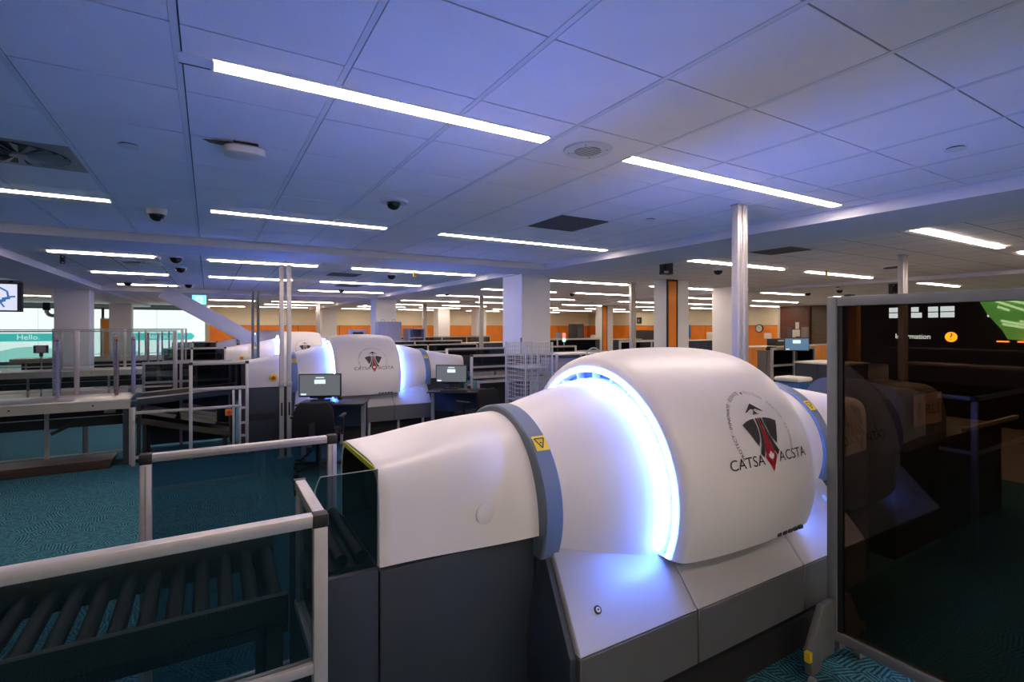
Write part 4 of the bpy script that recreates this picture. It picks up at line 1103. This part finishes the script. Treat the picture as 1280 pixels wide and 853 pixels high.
t = thing('signal_light', 'small tower light with red and green lamps behind the cage trolley', 'signal', (8.9, 12.0, 0))
MB().tube((0,0,0.02), (0,0,1.28), 0.015, 8).build('stem', M['alu_dark'], t); MB().tube((0,0,0), (0,0,0.02), 0.1, 12).build('base', M['black'], t)
MB().tube((0,0,1.28), (0,0,1.36), 0.045, 12).build('green_lamp', M['green_led'], t); MB().tube((0,0,1.36), (0,0,1.52), 0.045, 12).build('red_lamp', M['red_led'], t)
cl = [(15.4,'white tub','paper',0.16,0.30),(16.2,'silver canister','alu_dark',0.2,0.38),(17.0,'dark bottle','navy',0.12,0.34),(17.8,'blue jar','blue_plastic',0.14,0.28),(18.6,'white jar','paper',0.14,0.26),(19.4,'tall white canister','paper',0.13,0.75)]
for x, nm, m, r, h in cl:
    t = thing(nm.split()[-1], f'{nm} standing on the long dark counter in the far hall', 'container', (x, 22.35, 1.0))
    MB().tube((0,0,0), (0,0,h*0.85), r, 14).build('body', M[m], t, smooth=True)
    MB().tube((0,0,h*0.85), (0,0,h), r*0.8, 14).build('lid', M[m], t, smooth=True)
# boxes on wall
for y, z, lab in ((27.2, 2.15, 'small dark device high on the cream wall, left one'), (25.2, 2.2, 'small dark device high on the cream wall, right one'), (20.6, 2.25, 'square dark wall frame high on the cream wall')):
    t = thing('wall_device', lab, 'device', (26.99, y, z))
    box(-0.10, 0, -0.2, 0.2, -0.2, 0.25).build('body', M['black'], t, bevel=0.01); box(-0.11, -0.10, -0.1, 0.1, -0.1, 0.12).build('plate', M['tray'], t)

# Information counter seen through the glass
t = thing('information_sign', 'dark board lettered Information with a yellow question mark', 'sign', (26.90, 10.25, 1.28))
box(0.0, 0.05, -1.6, 1.5, -0.35, 0.30).build('board', M['black'], t)
text_obj('sign_text', 'Information', 0.32, M['info_text'], t, (-0.004, 0.15, -0.10), (0,-1,0), (0,0,1), sx=0.88)
MB().tube((-0.004,-1.22,0.0), (0.0,-1.22,0.0), 0.21, 26).build('yellow_disc', M['info_yellow'], t)
text_obj('question_mark', '?', 0.42, M['black'], t, (-0.008, -1.22, -0.12), (0,-1,0), (0,0,1))
k = 0
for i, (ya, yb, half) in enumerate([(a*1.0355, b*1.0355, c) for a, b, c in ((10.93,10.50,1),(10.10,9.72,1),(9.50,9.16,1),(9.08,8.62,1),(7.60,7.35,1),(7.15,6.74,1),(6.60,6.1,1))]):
    t = struct(box(26.93, 26.962, yb-0.05, ya+0.05, 2.08, 2.62).build(f'window_{i+1}', M['dark_trim']))  # window brightness in the glass, built as glowing panes behind it
    box(26.915, 26.93, yb, ya, 2.11, 2.33).build('pane', M['window_glow'], t)
    box(26.915, 26.93, yb+(0.12 if i == 1 else 0), ya, 2.37, 2.58).build('pane', M['window_glow'], t)
t = thing('green_mural', 'green mural with pale streaks and added glow behind the tinted glass', 'mural', (26.5, 0.25, 0))
MB().prism([(7.83,2.95-0.16),(7.55,2.2),(7.10,1.55),(6.95,1.22),(3.5,1.0),(3.5,2.79)], 'x', 0.2, 0.26).build('glow_panel', M['green_art'], t)  # glow added so the mural stays bright through the tinted glass
for a, b in (((7.3,2.72),(6.4,2.30)), ((7.0,2.76),(5.9,2.42)), ((7.25,2.5),(6.9,2.34)), ((7.15,1.95),(5.8,1.62)), ((7.1,1.82),(6.2,1.60)), ((6.6,1.92),(5.4,1.72))):
    MB().bar((0.19,a[0],a[1]), (0.19,b[0],b[1]), 0.012, 0.075).build('streak', M['green_pale'], t)
t = thing('lit_shelf', 'orange glowing shelf edge under the green mural', 'shelf', (26.6, 7.5, 1.05))
for a, b in ((0.0,-0.35),(-0.6,-0.9),(-1.05,-3.5)):
    box(0, 0.04, b, a, 0.06, 0.11).build('glow_strip', M['orange_glow'], t)
box(0.04, 0.09, -3.6, 0.1, 0.0, 0.12).build('shelf_board', M['dark_trim'], t)
t = thing('lit_shelf', 'small orange glow spots on the counter below the Information sign', 'shelf', (26.6, 11.2, 0.40))
for a, b in ((0.0,-0.30),(-0.9,-1.2)):
    box(0, 0.04, b, a, 0.06, 0.16).build('glow_spot', M['orange_glow'], t)
box(0.04, 0.2, -1.6, 0.2, -0.40, 0.2).build('shelf_board', M['dark_trim'], t)
t = tag(box(14.9, 15.12, 7.02, 7.24, 0, 2.32).build('amber_pillar', M['brown_pillar'], bevel=0.006), 'narrow amber pillar seen through the left part of the tinted glass', 'pillar')
t = thing('service_counter', 'long low counter with pale edges behind the tinted glass', 'counter', (11.5, 1.0, 0))
box(0, 0.5, -2.5, 3.6, 0, 0.98).build('carcass', M['black'], t); box(-0.03, 0.53, -2.55, 3.65, 0.98, 1.02).build('worktop', M['tray'], t)
for k in range(6):
    box(-0.012, 0.0, -2.45+k*1.0, -1.5+k*1.0, 0.1, 0.95).build('door', M['black'], t)
t = thing('far_counter', 'second long counter with pale edges farther behind the tinted glass', 'counter', (19.0, 2.0, 0))
box(0, 0.5, -3, 6, 0, 1.0).build('carcass', M['black'], t); box(-0.03, 0.53, -3.05, 6.05, 1.0, 1.05).build('worktop', M['tray'], t)
for k in range(6):
    box(-0.012, 0.0, -2.9+k*1.5, -1.5+k*1.5, 0.1, 0.95).build('door', M['black'], t)

# ------------------------------------------------------------------ left background: backlit panels, display
def backlit(x0, x1, label, word, wx):
    t = thing('backlit_wall_panel', label, 'panel', (x0, 31.0, 0))
    wd = x1-x0
    box(0, wd, 0.06, 0.2, 0, 2.62).build('cabinet', M['grille'], t)
    n = max(1, round(wd/2.3))
    for k in range(n):
        box(wd*k/n+0.008, wd*(k+1)/n-0.008, 0.03, 0.06, 0.15, 2.55).build('light_panel', M['backlit'], t)
    c = wx-x0
    hd = MB().prism([(c-1.3,1.05),(c+1.25,1.05),(c+1.4,1.22),(c+1.25,1.40),(c-1.3,1.40),(c-1.45,1.22)], 'y', 0.015, 0.03).build('teal_header', M['backlit_teal'], t)
    text_obj('header_text', word, 0.33, M['backlit'], hd, (c-0.1, 0.010, 1.13), (1,0,0), (0,0,1))
    pts = [(0.01,0.16)]+[(0.01+(wd-0.02)*k/12, 0.55+0.28*math.sin(k*0.9)) for k in range(13)]+[(wd-0.01,0.16)]
    MB().prism(pts, 'y', 0.018, 0.03).build('pale_wave', M['backlit_pale'], t)
    return t
backlit(-13.5, -4.4, 'bright backlit wall panel with a teal Hello header at far left', 'Hello.', -6.9)
backlit(-4.3, -0.15, 'bright backlit wall panel with a teal Bonjour header right of the left columns', 'Bonjour', -2.0)
struct(box(-13.9, -0.1, 31.0, 31.25, 2.62, CZ+0.05).build('trim_11', M['wall_grey']))
struct(box(-0.15, 0.05, 31.0, 33.0, 0, CZ).build('trim_12', M['wall_cream']))
t = thing('orange_door', 'narrow orange door panel between the two left white columns', 'door', (-4.35, 30.7, 0))
box(0, 0.75, 0, 0.06, 0, 2.05).build('leaf', M['orange'], t); box(-0.06, 0.81, 0.06, 0.1, 0, 2.12).build('frame', M['cream_plastic'], t); box(0.62, 0.68, -0.05, 0, 0.95, 1.05).build('handle', M['alu'], t)

t = thing('hanging_display', 'ceiling-hung lit display showing a blue mechanical arm at far left', 'display', (-5.0, 16.4, 2.06))
hb = box(0, 1.18, 0, 0.14, 0, 0.70).build('housing', M['grille'], t)
box(0.03, 1.10, -0.01, 0, 0.035, 0.65).build('lit_picture', M['tv_white'], hb)
arm = MB()
for pts, r in (([(0.55,0.53),(0.78,0.58),(0.93,0.48),(0.95,0.34),(0.82,0.22),(0.62,0.20)], 0.018), ([(0.95,0.35),(1.07,0.36)], 0.02), ([(0.80,0.24),(0.88,0.11)], 0.016), ([(0.50,0.38),(0.68,0.43)], 0.010), ([(0.84,0.30),(0.98,0.33)], 0.03), ([(0.72,0.24),(0.9,0.27)], 0.03)):
    for a, b in zip(pts, pts[1:]):
        arm.bar((a[0],-0.012,a[1]), (b[0],-0.012,b[1]), 0.006, r*2)
arm.build('blue_arm_picture', M['tv_blue'], hb)
box(-0.05, 1.23, 0.02, 0.12, 0.715, 0.733).build('hanging_bar', M['dark_trim'], t)
for x in (0.2, 0.98): box(x-0.03, x+0.03, 0.05, 0.09, 0.69, 0.745).build('hanger', M['dark_trim'], t)
t = thing('wall_camera', 'white bracket camera with a black head on the left white column', 'camera', (-3.46, 17.7, 2.0))
MB().path([(0,0,0),(-0.10,0,0.0),(-0.17,0,0.06),(-0.18,0,0.14)], 0.045, 10).build('bracket', M['column'], t, smooth=True)
box(-0.25, -0.11, -0.06, 0.06, 0.14, 0.34).build('head', M['black'], t, bevel=0.01)

# ------------------------------------------------------------------ ceiling fittings
def strip(x0, x1, y, label, blank=0.0, wd=0.088):
    t = thing('linear_ceiling_light', label, 'light', ((x0+x1)/2, y, CZ), group='linear ceiling lights')
    h = (x1-x0)/2
    box(-h, h, -wd/2, wd/2, -0.009, -0.001).build('diffuser', M['lamp'], t)
    box(-h-0.004, h+0.004, -wd/2-0.014, -wd/2-0.002, -0.006, 0.0).build('trim_edge', M['ceil_bar'], t)
    box(-h-0.004, h+0.004, wd/2+0.002, wd/2+0.014, -0.006, 0.0).build('trim_edge', M['ceil_bar'], t)
    if blank:
        box(-h-blank, -h-0.012, -wd/2, wd/2, -0.006, 0.0).build('blank_plate', M['ceil_tile'], t)
        box(-h-blank, -h-0.012, wd/2+0.002, wd/2+0.008, -0.007, 0.0).build('dark_joint', M['black'], t)
    for s in (-1, 1):
        box(min(s*h, s*(h+0.010)), max(s*h, s*(h+0.010)), -wd/2, wd/2, -0.010, 0.0).build('end_cap', M['ceil_bar'], t)
rows = {2.45: 'in the row nearest the camera', 5.55: 'in the row just before the beam', 9.72: 'in the first row beyond the beam', 12.93: 'in the second row beyond the beam', 16.3: 'in the third row beyond the beam', 20.1: 'in the fourth row beyond the beam', 27.2: 'in the last far row', 30.9: 'added to wash the back wall', 23.9: 'in the fifth row beyond the beam', -0.65: 'just behind the camera', -2.1: 'added as fill farther behind the camera', -3.4: 'third row behind the camera'}  # back-wall row and farther row behind the camera are added fill lights
cols = {'A': (-1.98, -0.73, 'at the far left'), 'B': (0.02, 1.68, 'left of centre'), 'C': (2.32, 4.84, 'right of centre, before the crossbeam'), 'D': (6.76, 9.36, 'right of the crossbeam'), 'E': (10.2, 12.7, 'second beyond the crossbeam'), 'F': (14.9, 17.4, 'third beyond the crossbeam'), 'G': (19.4, 22.6, 'fourth beyond the crossbeam'), 'H': (24.0, 26.4, 'added to light the right wall')}  # rightmost column is added to brighten the right wall
done = [(2.45,'B'),(2.45,'C'),(2.45,'D'),(2.45,'E'),(5.55,'A'),(5.55,'B'),(5.55,'C'),(5.55,'D'),(5.55,'E'),(5.55,'F'),(9.72,'A'),(9.72,'B'),(9.72,'C'),(9.72,'D'),(9.72,'E'),(9.72,'F'),(9.72,'G'),(12.93,'A'),(12.93,'B'),(12.93,'C'),(12.93,'D'),(12.93,'E'),(12.93,'F'),(12.93,'G'),
        (16.3,'A'),(16.3,'C'),(16.3,'D'),(16.3,'E'),(16.3,'F'),(16.3,'G'),(20.1,'D'),(20.1,'E'),(20.1,'F'),(20.1,'G'),(27.2,'C'),(27.2,'D'),(27.2,'E'),(27.2,'F'),(27.2,'G'),(30.9,'B'),(30.9,'C'),(30.9,'D'),(30.9,'E'),(30.9,'F'),(30.9,'G'),(27.2,'H'),(23.9,'H'),(20.1,'H'),(16.3,'H'),(23.9,'B'),(23.9,'C'),(23.9,'D'),(23.9,'E'),(23.9,'F'),(23.9,'G'),(-0.65,'A'),(-0.65,'B'),(-0.65,'C'),(-0.65,'D'),(-2.1,'A'),(-2.1,'B'),(-2.1,'C'),(-2.1,'D')]
for y, c in done:
    x0, x1, lab = cols[c]
    yy = y+(0.15 if c in 'DEFG' and y > 0 else 0)
    if y == 5.55 and c == 'A': x0 = -3.2
    strip(x0, x1, yy, f'ceiling light strip {rows[y]}, {lab}', 0.125 if (y == 2.45 and c == 'B') else 0.0)
strip(-9.5, -6.5, 20.3, 'lit linear ceiling light in the left hall behind the hanging display')
strip(-7.5, -4.8, 23.9, 'lit linear ceiling light in the left hall near the backlit panel')

def dome_cam(x, y, label, r=0.055, plate=0.085, z=CZ):
    t = thing('dome_camera', label, 'camera', (x, y, z), group='dome cameras')
    MB().tube((0,0,-0.022), (0,0,-0.0005), plate, 24, plate*1.04).build('mount_ring', M['ceil_plain'], t, smooth=True)
    MB().dome((0,0,-0.022), r).build('dome', M['dome_black'], t, smooth=True)
dome_cam(1.37, 4.30, 'black dome camera with a wide white ring over the near bay', 0.062, 0.115)
t = thing('dome_camera', 'white cup-shaped dome camera at the left of the near bay', 'camera', (-0.41, 5.72, CZ), group='dome cameras')
MB().tube((0,0,-0.055), (0,0,-0.0005), 0.075, 22, 0.085).build('mount_cup', M['cream_plastic'], t, smooth=True); MB().dome((0,0,-0.055), 0.062).build('dome', M['dome_black'], t, smooth=True)
far_d = [(-0.44,9.58,'upper of the two dome cameras beyond the beam at left'),(-0.44,11.2,'lower of the two dome cameras beyond the beam at left'),(-0.44,15.5,'small dome camera above the diagonal beam'),(3.30,10.5,'dome camera beside the grey vent beyond the beam'),(3.32,15.3,'dome camera overlapping the third light row'),(-1.69,15.5,'dome camera beneath the far left lights'),
         (8.41,6.4,'dome camera left of the near tall post'),(13.7,6.9,'dome camera above the left corner of the glass screen'),(10.16,13.26,'tiny dome camera right of the big column'),(13.6,16.4,'tiny dome camera in the far ceiling above the orange wall'),(6.6,15.2,'dome camera just left of the big column'),(16.5,9.2,'dome camera on the farthest light at right'),(16.0,8.0,'dome camera at the end of the light near the screen')]
for x, y, lab in far_d: dome_cam(x, y, lab, 0.085, 0.10, CZ+0.012)
# access point with soot stain
t = thing('access_point', 'white oval ceiling box with a sooty stain, near bay left', 'access point', (0.185, 3.43, CZ))
mb = MB(); secs = []
for k, (z, s_) in enumerate(((-0.025,0.82),(-0.035,0.97),(-0.055,1.0),(-0.072,0.93),(-0.080,0.75))):
    secs.append([(math.copysign(abs(math.cos(2*PI*i/28))**0.6, math.cos(2*PI*i/28))*0.115*s_, math.copysign(abs(math.sin(2*PI*i/28))**0.6, math.sin(2*PI*i/28))*0.085*s_, z) for i in range(28)])
mb.loft(secs, True, True).build('body', M['cream_plastic'], t, smooth=True)
box(-0.06, 0.07, -0.04, 0.04, -0.026, -0.0005).build('bracket', M['black'], t)
mb = MB(); n = 24
mb.add([(-0.085+0.125*math.cos(2*PI*i/n)*(1+0.12*math.sin(5*i)), 0.045+0.045*math.sin(2*PI*i/n), -0.0012) for i in range(n)], [tuple(range(n))]).build('soot_stain', M['soot'], t)
MB().dome((0.02,-0.03,-0.079), 0.006).build('status_lamp', M['alu'], t)
# speaker
t = thing('ceiling_speaker', 'round perforated ceiling speaker beside the long near light', 'speaker', (2.01, 2.455+0.42-0.0, CZ))
t.location = (2.005, 2.46, CZ)
MB().tube((0,0,-0.012), (0,0,-0.0008), 0.145, 36, 0.15).build('rim', M['ceil_bar'], t, smooth=True)
MB().tube((0,0,-0.014), (0,0,-0.011), 0.082, 32).build('cone_grille', M['tray'], t)
g = MB()
for k in range(7): g.box(-0.075, 0.075, -0.066+k*0.022-0.003, -0.066+k*0.022+0.003, -0.016, -0.0135)
g.build('grille_bars', M['column'], t)
for k in range(4):
    a = PI/4+PI/2*k
    MB().tube((0.118*math.cos(a),0.118*math.sin(a),-0.014), (0.118*math.cos(a),0.118*math.sin(a),-0.011), 0.006, 8).build('screw', M['alu_dark'], t)
# flat round covers
for x, y, lab in ((-0.41,3.80,'flat round sprinkler cover at the left of the near ceiling'), (3.91,1.29,'flat round sprinkler cover at the upper right of the ceiling'), (3.84,3.72,'small flat round cover near the tall post')):
    t = thing('sprinkler_cover', lab, 'sprinkler cover', (x, y, CZ), group='sprinkler covers')
    MB().tube((0,0,-0.008), (0,0,-0.0006), 0.045, 20).build('shade_ring', M['black'], t)  # black disc stands in for the shadow under the cover
    MB().tube((0,0,-0.013), (0,0,-0.008), 0.052, 24).build('cover_plate', M['ceil_bar'], t)
# dark return grilles
def grille(x, y, label, w_=0.57, z=CZ):
    t = thing('ceiling_grille', label, 'grille', (x, y, z), group='dark return grilles')
    box(-w_/2, w_/2, -0.29, 0.29, -0.004, -0.0006).build('backing', M['black'], t)
    f = MB().box(-w_/2-0.015, w_/2+0.015, -0.305, -0.29, -0.010, -0.0006).box(-w_/2-0.015, w_/2+0.015, 0.29, 0.305, -0.010, -0.0006).box(-w_/2-0.015, -w_/2, -0.29, 0.29, -0.010, -0.0006).box(w_/2, w_/2+0.015, -0.29, 0.29, -0.010, -0.0006)
    f.build('frame', M['grille'], t)
    src = None
    for k in range(9):
        o = box(-w_/2, w_/2, -0.27+k*0.0615, -0.25+k*0.0615+0.02, -0.009, -0.004).build('slat', M['grille'], t) if src is None else src.copy()
        if src is None: src = o
        else: COL.objects.link(o); o.location = (0, k*0.0615, 0)
grille(3.25, 4.325, 'dark grey square return grille in the near ceiling bay')
grille(7.06, 4.36, 'dark grey return grille right of the crossbeam', z=CZ+0.012)
grille(2.45, 11.05, 'grey return grille beyond the ceiling beam', z=CZ+0.012)
grille(3.2, 13.9, 'small grey return grille in the third row beyond the beam', z=CZ+0.012)
# swirl diffusers
def swirl(x, y, label, m='alu_dark', z=CZ):
    pm = 'alu_dark' if m == 'alu_dark' else 'white_gloss'; m = m if m == 'alu_dark' else 'white_gloss'
    t = thing('swirl_diffuser', label, 'diffuser', (x, y, z), group='swirl air diffusers')
    box(-0.297, 0.297, -0.297, 0.297, -0.006, -0.0006).build('plate', M[pm], t)
    MB().tube((0,0,-0.008), (0,0,-0.006), 0.25, 32).build('dark_well', M['black'], t)
    src = None
    for k in range(18):
        if src is None:
            src = MB().add([(0.04,-0.006,-0.010),(0.245,-0.028,-0.010),(0.245,0.010,-0.020),(0.04,0.004,-0.020),(0.04,-0.006,-0.008),(0.245,-0.028,-0.008),(0.245,0.010,-0.018),(0.04,0.004,-0.018)],
                           [(0,1,2,3),(7,6,5,4),(0,4,5,1),(1,5,6,2),(2,6,7,3),(3,7,4,0)]).build('blade', M[m], t)
        else:
            o = src.copy(); COL.objects.link(o); o.rotation_euler = (0,0,2*PI*k/18)
    MB().tube((0,0,-0.024), (0,0,-0.008), 0.045, 16).build('hub', M[m], t)
swirl(GX-T/2-0.0, GY+4.5*T+0.0, 'swirl air diffuser with radial blades at the left of the near ceiling')
swirl(-1.0, 10.8, 'swirl diffuser between the far left lights, nearer one', 'alu', CZ+0.012)
swirl(-1.03, 14.6, 'swirl diffuser between the far left lights, farther one', 'alu', CZ+0.012)
swirl(10.95, 4.43, 'round swirl diffuser above the glass screen, nearer one', 'alu', CZ+0.012)
swirl(14.5, 4.7, 'round swirl diffuser above the glass screen, farther one', 'alu', CZ+0.012)
# black box cameras hung from the ceiling
for x, y, z, lab in ((6.32, 5.78, CZ+0.012, 'black box device hanging from the ceiling left of the tall post'), (13.9, 5.75, 2.72, 'black box device hanging above the glass screen'), (-1.93, 10.3, CZ+0.012, 'tiny black device hanging by the first far left light')):
    t = thing('ceiling_device', lab, 'device', (x, y, z), -0.3)
    if x < 0: t.scale = (0.32, 0.32, 0.5)
    box(-0.09, 0.09, -0.06, 0.06, -0.02, -0.001).build('plate', M['black'], t)
    for s in (-1, 1): box(s*0.08-0.012, s*0.08+0.012, -0.05, 0.05, -0.24, -0.02).build('yoke', M['black'], t)
    box(-0.055, 0.055, -0.07, 0.07, -0.20, -0.06).build('head', M['black'], t, bevel=0.01)
    box(-0.09, 0.09, -0.06, 0.06, -0.26, -0.24).build('bottom_plate', M['black'], t)
t = thing('exit_sign', 'small teal running-man exit sign hanging by the diagonal beam', 'sign', (-0.25, 18.9, CZ+0.012))
box(-0.02, 0.02, -0.01, 0.01, -0.10, 0.0).build('stem', M['alu_dark'], t)
b = box(-0.19, 0.19, -0.03, 0.03, -0.38, -0.10).build('sign_body', M['exit_green'], t)
mb = MB().box(-0.10, 0.10, -0.034, -0.030, -0.35, -0.14); mb.build('white_door', M['screen_white'], b)
MB().bar((-0.05,-0.036,-0.31), (0.0,-0.036,-0.23), 0.006, 0.03).bar((0.0,-0.036,-0.23), (0.05,-0.036,-0.31), 0.006, 0.03).bar((0.0,-0.036,-0.24), (0.02,-0.036,-0.18), 0.006, 0.04).build('running_figure', M['exit_green'], b)
for x, y, lab in ((3.51, 9.66, 'small yellow tag hanging from the first light beyond the beam'), (10.2, 5.34, 'small yellow tag hanging from the ceiling above the counters')):
    t = tag(MB().box(x-0.03, x+0.03, y-0.008, y+0.008, CZ-0.10, CZ-0.012).tube((x,y,CZ-0.012), (x,y,CZ+0.011), 0.004, 6).build('hanging_tag', M['yellow']), lab, 'tag', 'yellow hanging tags')
for x, y, lab in ((15.2, 24.5, 'small round downlight in the far ceiling left of the big column'), (8.1, 27.5, 'small round downlight above the far orange wall'), (5.6+1.2, 26.0, 'small round downlight over the distant scanners')):
    t = thing('downlight', lab, 'light', (x, y, CZ+0.012), group='far downlights')
    MB().tube((0,0,-0.015), (0,0,-0.001), 0.14, 20).build('rim', M['ceil_bar'], t); MB().tube((0,0,-0.02), (0,0,-0.0145), 0.11, 20).build('lens', M['down'], t)
